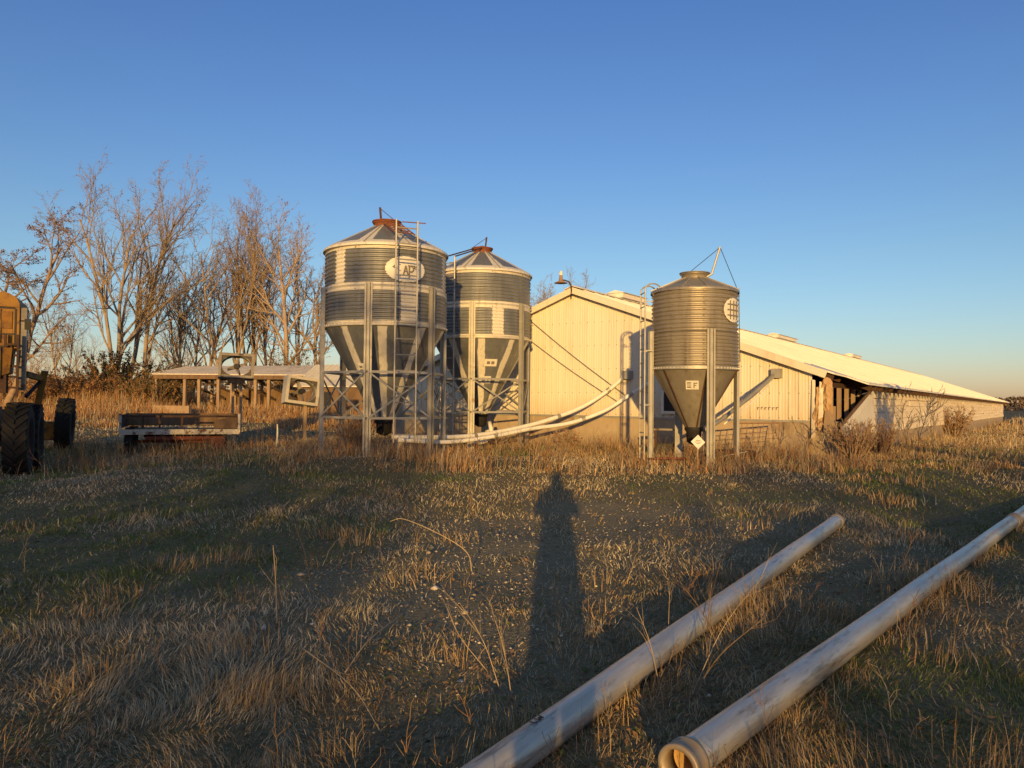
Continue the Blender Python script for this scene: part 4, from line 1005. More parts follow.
def tree(label, px, depth, top_px, seed, bark='bark', trunk_r=.22, stems=1, lean=(0, 0), leaves=None, group='bare trees behind the open shed', cfg=CFG, cat='tree', maxlev=4, name='bare_tree', spread=.18):
    b = at(px, 400, depth); gr = g1(b.x, b.y); topz = at(px, top_px, depth).z; H = topz - gr
    rng = random.Random(seed); out = [[], []]
    t = thing(name, label, cat, (b.x, b.y, gr), 0, group)
    vx = Vector((1, 0, 0))
    for s_ in range(stems):
        az = 2 * PI * (s_ + rng.random() * .5) / stems; k = spread if stems > 1 else 0.0
        d = Vector((lean[0] + k * math.cos(az), lean[1] + k * math.sin(az), 1)).normalized()
        base = Vector((0, 0, -.2)) + Vector((math.cos(az), math.sin(az), 0)) * (.12 if stems > 1 else 0)
        limb(rng, out, base, d, H * (rng.uniform(.70, .82) if stems > 1 and s_ else .81), trunk_r * (1 if stems == 1 else .8), 0, maxlev, cfg)
    V, F = seg_mesh(out[0], 8); np_mesh('trunk', V, F, None, M[bark], None, t)
    V, F = seg_mesh(out[1], 4); np_mesh('crown', V, F, None, M[bark], None, t)
    if leaves:
        n, size, cols, lo = leaves; S = np.asarray(out[1]); S = S[S[:, 6] < .03]; S = S[S[:, 5] > lo * H]
        r = np.random.RandomState(seed); i = r.randint(0, len(S), n); f = r.rand(n, 1); C = S[i, 0:3] * (1 - f) + S[i, 3:6] * f + r.normal(0, .06, (n, 3))
        V, F, K = leaf_quads(seed, C, size, cols); np_mesh('leaves', V, F, None, M['tint'], K, t)
    return t

BROWN = [(.16, .085, .045), (.12, .07, .04), (.20, .11, .06)]
CFG_OAK = dict(CFG, up=[.0, .03, .02, .0, 0], kids=[10, 7, 6, 5], ang=[(35, 65), (30, 60), (25, 60), (25, 60)], start=[.3, .2, .15, .1], wob=[.10, .16, .2, .22, .25])
CFG_UP = dict(CFG, up=[.03, .09, .08, .05, .02], ang=[(16, 40), (18, 44), (25, 50), (25, 60)], kids=[14, 7, 5, 5], start=[.2, .2, .15, .15])
tree('spreading bare tree with brown leaf clusters behind the yellow grader', -2, 40, 190, 11, 'bark_red', .24, 3, (.22, 0), (7000, .045, BROWN, .3), cfg=CFG_OAK, spread=.42)
tree('tallest bare tree with forked pale trunk left of the open shed', 120, 56, 160, 21, 'bark', .24, 3, (.0, 0), (500, .06, BROWN, .2), cfg=CFG_UP, spread=.26)
tree('leaning bare tree close to the right of the tallest one', 138, 60, 192, 32, 'bark', .20, 1, (.16, 0), None, cfg=CFG_UP)
tree('thin crooked bare tree with low fork behind the left end of the shed roof', 192, 66, 255, 43, 'bark', .16, 2, (-.22, 0), None, spread=.25)
tree('slim bare tree standing alone behind the left half of the shed', 203, 62, 226, 52, 'bark_red', .17, 1, (.03, 0), (500, .06, BROWN, .4), cfg=CFG_UP)
tree('reddish bare tree directly behind the upright barn fan', 226, 60, 208, 66, 'bark', .20, 2, (-.04, 0), (250, .05, BROWN, .4), cfg=CFG_UP, spread=.24)
tree('straight bare tree with dense crown right of the upright barn fan', 254, 63, 204, 72, 'bark_red', .20, 2, (.02, 0), (250, .05, BROWN, .4), cfg=CFG_UP, spread=.10)
tree('tall bare tree with pale straight trunk rising above the right half of the shed', 285, 58, 208, 83, 'bark_pale', .24, 1, (.0, 0), (400, .06, BROWN, .4), cfg=CFG_UP)
tree('slender leaning bare tree between two thicker trunks behind the shed', 268, 66, 224, 94, 'bark', .16, 1, (-.05, 0), None, cfg=CFG_UP)
tree('bare tree half hidden behind the left edge of the big feed bin', 318, 60, 236, 105, 'bark', .18, 1, (-.03, 0), None, cfg=CFG_UP)
tree('thin upright bare tree between the leaning tree and the thin crooked one', 172, 64, 236, 141, 'bark', .15, 1, (.04, 0), None, cfg=CFG_UP)
tree('slim reddish bare tree just right of the upright barn fan', 240, 68, 216, 152, 'bark_red', .16, 1, (.0, 0), (400, .05, BROWN, .4), cfg=CFG_UP)
tree('tall thin bare tree between the pale trunk and the big feed bin', 302, 64, 226, 163, 'bark', .16, 1, (-.02, 0), None, cfg=CFG_UP)
tree('low grey bare tree in the gap between grader and tallest tree', 62, 75, 290, 116, 'bark', .13, 2, (0, 0), None, spread=.3)
tree('bare tree whose top shows over the barn roof left of the yard lamp', 541, 70, 280, 127, 'bark', .2, 1, (0, 0), None, group='bare trees behind the barn')
tree('bare tree whose top shows over the barn behind the yard lamp', 570, 75, 268, 138, 'bark', .2, 2, (0, 0), None, group='bare trees behind the barn', spread=.22)
for k, (px, dp, tp, lb) in enumerate([(20, 82, 345, 'pale sapling low behind the grader cab'), (44, 80, 335, 'pale thin sapling just right of the grader cab'), (82, 84, 330, 'pale spindly sapling between the grader and the tallest tree'), (160, 80, 325, 'spindly sapling behind the left corner of the shed roof'), (172, 74, 300, 'thin dark sapling over the left end of the shed roof')]):
    tree(lb, px, dp, tp, 200 + k, 'bark_pale' if k < 3 else 'bark', .09, 2, (0, 0), None, maxlev=3, group='saplings along the far fence line', name='sapling', spread=.25)

GREEN = [(.05, .055, .02), (.07, .07, .025), (.10, .075, .03), (.13, .09, .035)]
ORNG = [(.27, .135, .05), (.21, .10, .04), (.32, .17, .07)]
def bush(label, px, depth, py_top, wid, seed, cols, n_leaf=1500, size=.07, group=None, bark='bark', dens=60, name='bush', base=None):
    b = at(px, 400, depth); gr = g1(b.x, b.y); H = at(px, py_top, depth).z - gr; rng = random.Random(seed); S = []
    t = thing(name, label, name.replace('_', ' '), (b.x, b.y, gr), 0, group)
    for k in range(dens):
        a = rng.uniform(0, 2 * PI); q = Vector((math.cos(a), math.sin(a), 0)) * wid * .25 * rng.random(); p = Vector((q.x, q.y, -.05))
        d = Vector((math.cos(a) * rng.uniform(0, wid / H * .7), math.sin(a) * rng.uniform(0, wid / H * .7), 1)).normalized(); Ls = H * rng.uniform(.55, 1.0); r = .012 + .006 * rng.random()
        for i in range(5):
            d = (d + Vector((rng.gauss(0, .12), rng.gauss(0, .12), rng.gauss(0, .06)))).normalized(); q = p + d * Ls / 5
            S.append((*p, *q, r * (1 - i / 6), r * (1 - (i + 1) / 6)))
            if i > 0:
                for _ in range(3):
                    e = (d + Vector((rng.gauss(0, .5), rng.gauss(0, .5), rng.gauss(.1, .3)))).normalized(); q2 = q + e * Ls * rng.uniform(.08, .2); S.append((*q, *q2, r * .4, r * .25))
            p = q
    V, F = seg_mesh(S, 4); np_mesh('stems', V, F, None, M[bark], None, t)
    if n_leaf:
        A = np.asarray(S); r = np.random.RandomState(seed); i = r.randint(0, len(A), n_leaf); f = r.rand(n_leaf, 1); C = A[i, :3] * (1 - f) + A[i, 3:6] * f + r.normal(0, size * .8, (n_leaf, 3))
        V, F, K = leaf_quads(seed, C, size, cols); np_mesh('foliage', V, F, None, M['tint'], K, t)
    return t
bush('leafy olive thicket round the foot of the tallest tree', 112, 50, 352, 4.2, 1, GREEN + ORNG, 20000, .06)
bush('green brown shrub right of the tallest tree and left of the shed', 140, 48, 372, 3.0, 2, GREEN + ORNG, 6000, .06)
bush('dark shrub under the left end of the shed roof', 178, 54, 356, 3.0, 3, GREEN + ORNG, 5000, .06)
bush('bushy green growth round the pale trunk right of the shed roof', 288, 56, 342, 2.8, 4, GREEN + ORNG, 6000, .06)
bush('low orange brown brush mound left of the shed', 92, 46, 370, 5.0, 5, ORNG, 9000, .05, bark='bark_red', dens=110)
bush('orange brush mound between the grader and the tallest tree', 64, 45, 368, 5.0, 16, ORNG, 9000, .05, bark='bark_red', dens=110)
bush('olive brown brush mound under the leaning tree beside the tallest one', 150, 45, 372, 3.6, 17, ORNG + GREEN, 8000, .05, dens=90)
bush('rust red dry brush mound beside the grader', 34, 46, 367, 5.0, 6, ORNG, 9000, .05, bark='bark_red', dens=110)
bush('rusty red bare shrub at the torn corner of the barn', 853, 16.8, 419, .8, 7, [(.25, .085, .04), (.28, .12, .055)], 1300, .016, bark='bark_red', dens=80)
bush('reddish twiggy shrub against the barn side wall', 880, 18.6, 418, .9, 8, [(.25, .09, .04), (.28, .12, .055)], 1000, .016, bark='bark_red', dens=70)
bush('golden dry shrub halfway along the barn side wall', 955, 34, 404, 1.3, 9, ORNG, 1200, .04, bark='bark_pale', dens=70)
bush('straw coloured clump between the white feed tubes and the barn', 566, 19.6, 428, .7, 10, ORNG, 500, .03, bark='bark_pale', dens=90)
bush('dry weed clump at the left leg of the big feed bin', 352, 16.8, 414, .5, 12, ORNG, 500, .03, bark='bark_pale', dens=70)
bush('dark upright shrub added out of view at the right to shade the barn side wall', 1098, 13.6, 330, .75, 15, GREEN[:2], 5200, .06, name='shade_shrub', dens=50)  # unseen, added to cast the dark patch on the side wall
for k, (px, dp, tp, lb) in enumerate([(915, 20, 372, 'thin bare sapling before the barn side wall, its tip above the roof'), (893, 19, 398, 'short bare sapling just right of the shaded patch of barn wall'), (938, 22, 385, 'bare sapling in front of the middle of the barn side wall'), (760, 16.6, 418, 'dead weed stem beside the wire panel'), (812, 16.8, 405, 'dead weed stem before the barn corner')]):
    tree(lb, px, dp, tp, 300 + k, 'bark', .016, 2, (0.05, 0), None, maxlev=2, group='saplings before the barn', name='sapling', spread=.3, cfg=dict(CFG, kids=[8, 4, 2, 2]))

# ------------------------------------------------------------------ grass and weeds (nobody could count them)
RS = np.random.RandomState(7)
def blades(name, x, y, h, wd, colr, bend=.5, label='', cat='grass', stiff=None):
    n = len(x); z = gz(x, y) - .01
    az = RS.rand(n) * 2 * PI; ba = 4 * PI * vnoise(x, y, .42, 81) + 2 * PI * vnoise(x, y, 1.7, 82) + RS.normal(0, .75, n); bd = (np.abs(RS.normal(0, bend, n)) if stiff is None else stiff)
    bd = np.clip(bd, 0, 1.12)
    sx, sy = np.cos(az) * wd * .5, np.sin(az) * wd * .5; bx, by = np.cos(ba), np.sin(ba)
    P = np.stack([x, y, z], 1); s = np.stack([sx, sy, 0 * sx], 1)
    l1 = h * .5; t1 = bd * .7; t2 = bd * 1.35
    m_ = P + np.stack([bx * l1 * np.sin(t1), by * l1 * np.sin(t1), l1 * np.cos(t1)], 1)
    e_ = m_ + np.stack([bx * l1 * np.sin(t2), by * l1 * np.sin(t2), l1 * np.cos(t2)], 1)
    V = np.stack([P - s, P + s, m_ + s * .75, m_ - s * .75, e_], 1).reshape(-1, 3)
    b = (np.arange(n) * 5)[:, None]; Fq = b + np.array([[0, 1, 2, 3]]); Ft = b + np.array([[3, 2, 4]])
    o = np_mesh(name, V, Fq, Ft, M['tint'], np.repeat(colr, 5, 0)); tag(o, label, cat, kind='stuff'); return o

STRAW = np.array([(.46, .385, .27), (.38, .315, .22), (.29, .24, .165), (.48, .385, .245), (.17, .14, .095)])
GOLD = np.array([(.40, .27, .13), (.34, .21, .10), (.45, .32, .17)])
GREY = np.array([(.46, .39, .28), (.54, .46, .33), (.36, .295, .205)])
GRN = np.array([(.10, .15, .03), (.13, .18, .04), (.16, .18, .06)])
def pick(pal, n): return pal[RS.randint(0, len(pal), n)] * (.75 + .5 * RS.rand(n, 1))
def polar(n, r0, r1, a=46, pw=1.0):
    u = RS.rand(n)
    r = r0 * (r1 / r0) ** u
    t = R_(1) * a * (2 * RS.rand(n) - 1); return r * np.sin(t), r * np.cos(t), r
BA = np.array([C0.x, C0.y]); BU = np.array([U_.x, U_.y]); BV = np.array([V_.x, V_.y])
def outside_barn(x, y):
    q = np.stack([x, y], 1) - BA; s = q @ BU; v = q @ BV; return ~((s > -.02) & (s < W + .1) & (v > -.02) & (v < L))

def grass():
    n = 640000; x, y, r = polar(n, 1.3, 75)
    gv = gravelness(x, y); pat = vnoise(x, y, 1.5, 21); pat2 = vnoise(x, y, .45, 22); big = vnoise(x, y, 5.0, 23)
    keep = (RS.rand(n) > gv * .93) & (RS.rand(n) < .3 + 1.0 * pat2) & outside_barn(x, y)
    x, y, r, gv, pat, pat2, big = [a[keep] for a in (x, y, r, gv, pat, pat2, big)]; n = len(x)
    h = (.042 + .035 * sst(.5, .9, pat) + .018 * sst(.5, .9, pat2) + .03 * sst(.5, .8, big)) * (.45 + 1.0 * RS.rand(n))
    h *= 1 + .35 * sst(9, 20, y); lie = np.abs(.95 - .35 * sst(.55, .9, pat2) + RS.normal(0, .28, n))
    wd = np.clip(.0030 * r / 3.2, .0026, .05) * (.7 + .6 * RS.rand(n))
    c = pick(STRAW, n); g = vnoise(x, y, 2.2, 31); isg = (RS.rand(n) < .8 * np.maximum(sst(.5, .7, g) * (1 - sst(.7, .95, pat)), np.exp(-((y - 13.2) / .8) ** 2) * (np.abs(x + 3.2) < 2.6))) & (y < 22)
    gy = RS.rand(n) < .7 * sst(.45, .7, vnoise(x, y, 3.5, 33)); c[gy] = pick(GREY, gy.sum()); gd = RS.rand(n) < .45 * sst(.6, .8, vnoise(x, y, 1.9, 35)); c[gd] = pick(GOLD, gd.sum()); c[isg] = pick(GRN, isg.sum())
    blades('dry_grass', x, y, h, wd, c, .85, 'short matted dry grass over the whole yard', stiff=lie)
    # tall straw tufts: foreground clumps and the lit fringe
    X = []; Y = []; Hh = []; tuft = []
    spots = [(-.55, 2.6, .25, 240, .22), (-1.2, 2.5, .3, 240, .22), (-.2, 3.0, .2, 140, .18), (-1.7, 2.7, .3, 220, .2), (-2.3, 3.2, .3, 170, .18), (1.55, 2.5, .2, 170, .2), (1.2, 3.2, .2, 140, .17), (.75, 6.3, .25, 130, .19), (.55, 5.4, .16, 90, .16), (2.0, 3.2, .25, 150, .2), (-.35, 4.4, .18, 90, .2), (-.75, 6.7, .08, 90, .14), (3.1, 5.6, .35, 260, .22), (3.5, 6.4, .4, 300, .22), (2.3, 2.7, .25, 140, .18), (1.8, 5.6, .15, 90, .28)]
    for _ in range(90):
        r = 3.0 * (30 / 3.0) ** RS.rand(); a = R_(44) * (2 * RS.rand() - 1); spots.append((r * math.sin(a), r * math.cos(a), .12 + .02 * r, int(60 + 60 * RS.rand()), .07 + .10 * RS.rand() + .004 * r))
    for (A0, B0) in ((n1b, f1), (n2, f2)):
        for q in np.linspace(.08, .97, 30):
            p_ = A0.lerp(B0, float(q)); sd_ = -1 if RS.rand() < .4 else 1; dn = (B0 - A0).normalized(); off = .11 + .05 * RS.rand()
            spots.append((p_.x + dn.y * off * sd_, p_.y - dn.x * off * sd_, .10, int(10 + 26 * RS.rand()), .08 + .10 * RS.rand()))
    for sx, sy, sr, k, hh in spots:
        if gravelness(sx, sy) > .35: k = k // 4
        X.append(RS.normal(sx, sr * .5, k)); Y.append(RS.normal(sy, sr * .5, k)); Hh.append(hh * (.4 + .8 * RS.rand(k)))
    x = np.concatenate(X); y = np.concatenate(Y); h = np.concatenate(Hh); ok = outside_barn(x, y) & (y > 1.2); x, y, h = x[ok], y[ok], h[ok]; n = len(x)
    c = pick(np.concatenate([GOLD, STRAW[:1], GOLD]), n); r = np.hypot(x, y)
    blades('straw_tufts', x, y, h, np.clip(.0034 * r / 3.5, .003, .03), c, .62, 'taller golden straw tufts scattered through the yard')
    # long dry grass round the bins, barn and wagon
    n = 90000; px = RS.rand(n) * 1150 - 60; d = 13.6 + 9.5 * RS.rand(n) ** 1.2; x = (px - 512) / F_PX * d; y = d
    q = np.stack([x, y], 1) - BA; s = q @ BU; v = q @ BV
    nearb = np.exp(-np.abs(v + .6) / 1.3) * (s > -1) + np.exp(-np.abs(s + .9) / 1.3) * (v > -1)
    edge = sst(13.6, 14.6, y) * (1 - sst(15.5, 17.5, y)) * (vnoise(x, y, 1.3, 41) > .32) * (x > -5.5)
    lf = sst(17, 19, y) * (x < -3.5) * .6
    dens = np.clip(.9 * nearb + .75 * edge + lf * .8 + .12, 0, 1) * sst(.25, .6, vnoise(x, y, .8, 42))
    ok = (RS.rand(n) < dens) & outside_barn(x, y); x, y = x[ok], y[ok]; n = len(x)
    h = (.15 + .30 * vnoise(x, y, 1.1, 43)) * (.3 + 1.0 * RS.rand(n) ** 1.5) * (1 - .5 * sst(5.5, 7.5, x)); c = pick(np.concatenate([GOLD, STRAW[:2], np.array([(.34, .17, .07), (.30, .16, .08), (.28, .15, .08)])]), n)
    blades('long_grass', x, y, h, .007 + .007 * RS.rand(n), c, .55, 'long dry orange grass round the bins and barn foot')
    # tall brush on the far left bank and beyond the barn
    n = 80000; px = RS.rand(n) * 520 - 120; d = 26 + 34 * RS.rand(n); x = (px - 512) / F_PX * d; y = d
    ok = (vnoise(x, y, 4, 51) > .2 + .35 * (y < 36)) & outside_barn(x, y) & ~((x > -24) & (x < -9) & (y > 42) & (y < 51) & (x > -20)); x, y = x[ok], y[ok]; n = len(x)
    h = (.35 + 1.15 * sst(33, 46, y) * (1 - .45 * sst(-20, -14, x))) * (.45 + .75 * vnoise(x, y, 2.2, 52)) * (.5 + .7 * RS.rand(n)); c = pick(np.concatenate([np.array([(.36, .175, .06), (.30, .14, .05), (.38, .21, .085), (.27, .14, .06)]), STRAW[:2]]), n)
    blades('tall_brush', x, y, h, .015 + .02 * RS.rand(n), c, .55, 'tall rusty brown brush covering the far left bank', 'brush')
    n = 50000; px = 830 + RS.rand(n) * 330; d = 17 * (95 / 17) ** RS.rand(n); x = (px - 512) / F_PX * d; y = d
    q = np.stack([x, y], 1) - BA; s = q @ BU
    ok = outside_barn(x, y) & (vnoise(x, y, 3, 61) > .3) & (s < 0) & (RS.rand(n) < (.3 + .7 * np.exp(-np.abs(s) / 3)) * sst(.3, .6, vnoise(x, y, 1.4, 63))); x, y = x[ok], y[ok]; n = len(x)
    h = (.09 + .009 * np.minimum(y, 60)) * (.3 + .9 * vnoise(x, y, 2, 62)) * (.35 + .9 * RS.rand(n) ** 1.4); c = pick(np.concatenate([GOLD, STRAW, np.array([(.22, .12, .06)])]), n)
    blades('field_grass', x, y, h, .007 + .0005 * y, c, .55, 'brown field grass stretching along the barn to the right')
grass()

def ground_leaves():
    """flat broad-leaved weeds and blown leaves pressed into the turf"""
    n = 20000; x, y, r = polar(n, 1.6, 18); k = vnoise(x, y, 1.1, 91); ok = (RS.rand(n) < np.maximum(sst(.45, .75, k), .75 * gravelness(x, y))) & outside_barn(x, y); x, y, r = x[ok], y[ok], r[ok]; n = len(x)
    s_ = (.007 + .013 * RS.rand(n)) * (1 + .05 * r); a = RS.rand(n) * 2 * PI; tl = RS.normal(0, .35, n); u = np.stack([np.cos(a), np.sin(a), np.sin(tl)], 1) * s_[:, None]; v = np.stack([-np.sin(a), np.cos(a), RS.normal(0, .3, n)], 1) * (s_ * .5)[:, None]
    C = np.stack([x, y, gz(x, y) + .006 + .02 * RS.rand(n)], 1); V = np.stack([C - u, C - v, C + u, C + v], 1).reshape(-1, 3)
    c = pick(np.array([(.09, .11, .04), (.12, .13, .05), (.24, .14, .075), (.30, .19, .10), (.18, .12, .07)]), n)
    o = np_mesh('ground_leaves', V, np.arange(4 * n).reshape(-1, 4), None, M['tint'], np.repeat(c, 4, 0)); tag(o, 'small dull leaves and flat weeds pressed into the turf', 'leaves', kind='stuff')
ground_leaves()
def dead_weeds():
    """twiggy dead weeds, too many to count, thickest before the bins and barn"""
    rng = random.Random(77); S = []; K = []
    cols = [(.26, .15, .075), (.33, .21, .11), (.22, .13, .08), (.38, .28, .17), (.28, .23, .17)]
    def weed(x, y, H, r):
        z = g1(x, y) - .02; c = np.array(rng.choice(cols)) * rng.uniform(.75, 1.2); d = Vector((rng.gauss(0, .25), rng.gauss(0, .25), 1)).normalized(); p = Vector((x, y, z)); n0 = len(S)
        for i in range(4):
            d = (d + Vector((rng.gauss(0, .12), rng.gauss(0, .12), 0))).normalized(); q = p + d * H / 4; S.append((*p, *q, r * (1 - i * .2), r * (.8 - i * .2)))
            if i:
                for _ in range(rng.randint(1, 3)):
                    e = (d + Vector((rng.gauss(0, .6), rng.gauss(0, .6), rng.gauss(.1, .3)))).normalized(); a = p.lerp(q, rng.random()); b_ = a + e * H * rng.uniform(.1, .28); S.append((*a, *b_, r * .55, r * .3))
                    f = (e + Vector((rng.gauss(0, .5), rng.gauss(0, .5), .2))).normalized(); S.append((*b_, *(b_ + f * H * .1), r * .4, r * .5))
            p = q
        K.extend([c] * (len(S) - n0))
    k = 0
    while k < 620:
        d = rng.uniform(13.4, 19.5); px = rng.uniform(-20, 1080); x = (px - 512) / F_PX * d
        if not outside_barn(np.array([x]), np.array([d]))[0] or vnoise(x, d, 1.6, 71) < .42: continue
        if px < 300 and rng.random() < .6: continue
        if px > 790 and rng.random() < .65: continue
        weed(x, d, rng.uniform(.2, .62), .006); k += 1
    for _ in range(170):
        r = 2.4 * (12 / 2.4) ** rng.random(); a = R_(42) * rng.uniform(-1, 1); x, y = r * math.sin(a), r * math.cos(a)
        if gravelness(x, y) > .6: continue
        weed(x, y, rng.uniform(.12, .32), .0022 + .0003 * r)
    for _ in range(150):
        d = rng.uniform(18, 45); px = rng.uniform(870, 1120); x = (px - 512) / F_PX * d
        if outside_barn(np.array([x]), np.array([d]))[0]: weed(x, d, rng.uniform(.25, .6), .007)
    V, F = seg_mesh(S, 3); o = np_mesh('dead_weeds', V, F, None, M['tint'], np.repeat(np.array(K), 6, 0)); tag(o, 'twiggy brown dead weeds thick round the bins and barn and thin in the yard', 'weeds', kind='stuff')
dead_weeds()

# limestone chips in the track
def chips():
    n = 22000; x, y, r = polar(n, 2.6, 16, 40); g = gravelness(x, y); ok = RS.rand(n) < (g * .9 + .03) * (.35 + .65 * sst(3, 7, r)); x, y, r = x[ok], y[ok], r[ok]; n = len(x)
    s = (.004 + .009 * RS.rand(n) ** 2.2) * (1 + .04 * r); s = np.where(RS.rand(n) < .02, s * 2.0, s) * (.5 + .8 * RS.rand(n))
    base = np.array([(1, 0, 0), (-1, 0, 0), (0, 1, 0), (0, -1, 0), (0, 0, 1), (0, 0, -1.)])
    f = np.array([(0, 2, 4), (2, 1, 4), (1, 3, 4), (3, 0, 4), (2, 0, 5), (1, 2, 5), (3, 1, 5), (0, 3, 5)])
    j = 1 + .45 * (RS.rand(n, 6, 3) - .5); a = RS.rand(n) * 6.28; ca, sa = np.cos(a), np.sin(a)
    Vb = base[None] * j * np.stack([s * (1 + .5 * RS.rand(n)), s * (.6 + .4 * RS.rand(n)), s * .7], 1)[:, None, :]
    V = np.empty_like(Vb); V[..., 0] = Vb[..., 0] * ca[:, None] - Vb[..., 1] * sa[:, None]; V[..., 1] = Vb[..., 0] * sa[:, None] + Vb[..., 1] * ca[:, None]; V[..., 2] = Vb[..., 2]
    V += np.stack([x, y, gz(x, y) + s * .25], 1)[:, None, :]
    F = (np.arange(n) * 6)[:, None, None] + f[None]; c = pick(np.array([(.34, .285, .23), (.27, .22, .175), (.20, .16, .125), (.40, .345, .28), (.55, .50, .43)]), n)
    o = np_mesh('gravel', V.reshape(-1, 3), None, F.reshape(-1, 3), M['stone'], np.repeat(c, 6, 0)); tag(o, 'pale limestone chips in the worn vehicle track', 'gravel', kind='stuff')
chips()

# single weed stalks one can point to
def stalk(label, pts, r=.004, twigs=0, seed=1, mkey='stalk'):
    P = smooth_path(pts, 6); base = P[0].copy(); base.z = g1(base.x, base.y); t = thing('weed_stalk', label, 'weed stalk', base, 0, 'single dead weed stalks in the yard'); rng = random.Random(seed)
    k = len(P); MB().tube([p - base for p in P], [r * (1 - .6 * i / k) for i in range(k)], 6).build('stem', M[mkey], t, True)
    if twigs:
        S = []
        for _ in range(twigs):
            i = rng.randrange(k // 4, k - 1); p = P[i] - base; d = (P[i + 1] - P[i]).normalized(); d = (d + Vector((rng.gauss(0, .5), rng.gauss(0, .5), rng.gauss(.2, .3)))).normalized(); L_ = rng.uniform(.05, .16)
            q = p + d * L_; S.append((*p, *q, r * .4, r * .25)); e = (d + Vector((rng.gauss(0, .4), rng.gauss(0, .4), .2))).normalized(); q2 = q + e * L_ * .6; S.append((*q, *q2, r * .25, r * .15))
        V, F = seg_mesh(S, 4); np_mesh('side_twigs', V, F, None, M[mkey], None, t)
M['stalk'] = mat('dead_stalk', (.42, .33, .22), (.30, .22, .14), 20, .9)
M['stalk_dark'] = mat('dark_dead_stalk', (.20, .14, .09), (.13, .09, .06), 20, .9)
def gp(px, py):
    z = 0.0; p1_ = at(px, py, 1.0); o_ = Vector((0, 0, EYE)); d_ = p1_ - o_
    for _ in range(5): q = o_ + d_ * ((z - EYE) / d_.z); z = g1(q.x, q.y)
    return q
def rise(px, py, L_, lx=0, ly=0, bow=0):
    g = gp(px, py); return [g, g + Vector((lx * .4 + bow, ly * .4, L_ * .55)), g + Vector((lx, ly, L_))]
stalk('pale straight stalk standing alone in the grass left of centre', rise(277, 625, .52, -.05, .05), .006, 2, 1)
g = gp(472, 572); stalk('arching pale stalk bending over left of the long human shadow', [g, g + Vector((-.05, .05, .16)), g + Vector((-.28, .1, .30)), g + Vector((-.62, .2, .42)), g + Vector((-.75, .2, .40))], .006, 1, 2)
stalk('tall twiggy stalk beside the stony patch, leaning left', rise(500, 690, .42, -.22, .1), .0032, 10, 3)
stalk('twiggy reddish stalk beside the stony patch, nearly upright', rise(512, 700, .40, -.10, .1), .003, 14, 4, 'stalk')
stalk('crooked stalk bending left from the stony patch', rise(488, 672, .30, -.25, .2, -.06), .003, 8, 5)
stalk('long fallen stalk lying across the grass left of the stony patch', [gp(345, 680) + Vector((0, 0, .04)), gp(370, 660) + Vector((0, 0, .12)), gp(408, 625) + Vector((0, 0, .10))], .005, 4, 6)
stalk('fallen stalk crossing the grass low in the middle foreground', [gp(300, 655) + Vector((0, 0, .05)), gp(350, 705) + Vector((0, 0, .10)), gp(380, 735) + Vector((0, 0, .02))], .0045, 3, 7)
stalk('thin stalk leaning across the left pipe', rise(660, 690, .42, -.12, .05), .003, 5, 8)
stalk('pale stalk standing just behind the left pipe', rise(668, 648, .35, .03, .1), .003, 3, 9)
stalk('long thin stalk leaning right between the two pipes', rise(694, 690, .55, .5, .35), .003, 6, 10)
stalk('fine dark stalk fanning right between the pipes', rise(690, 700, .40, .42, .1), .004, 12, 11, 'stalk_dark')
stalk('fine dark upright stalk between the pipes', rise(706, 668, .42, .05, .1), .004, 14, 12, 'stalk_dark')
stalk('fine dark stalk leaning left between the pipes', rise(722, 660, .40, -.2, .1), .004, 12, 13, 'stalk_dark')
stalk('thin grey stalk left of the arching one', rise(310, 580, .40, -.15, .1), .005, 4, 14, 'stalk_dark')
stalk('slim dark stalk right of the lone pale one', rise(338, 570, .35, .06, .1), .0045, 5, 15, 'stalk_dark')
stalk('leaning bare stalk in the left middle of the yard', rise(215, 600, .4, .16, .1), .0045, 6, 16, 'stalk_dark')

# ------------------------------------------------------------------ far woods and the unseen thicket that shades the yard
def far_wood(name, label, x0, x1, y, h, n, seed, cols):
    r = np.random.RandomState(seed); x = x0 + (x1 - x0) * r.rand(n); yy = y + r.normal(0, 6, n); top = h * (.55 + .7 * vnoise(x, yy * 0, 11, seed)); z = gz(x, yy) + top * r.rand(n) ** .8
    V, F, K = leaf_quads(seed, np.stack([x, yy, z], 1), .5, cols); o = np_mesh(name, V, F, None, M['tint'], K); tag(o, label, 'woodland', kind='stuff')
WOODC = [(.15, .105, .07), (.18, .125, .08), (.12, .095, .065), (.20, .13, .08)]
far_wood('far_wood', 'low brown line of woods on the horizon at the right', 146, 480, 230, 5.6, 20000, 3, WOODC)
far_wood('far_wood', 'low brown line of woods on the horizon behind the bare trees', -330, 30, 175, 5.0, 14000, 4, WOODC)

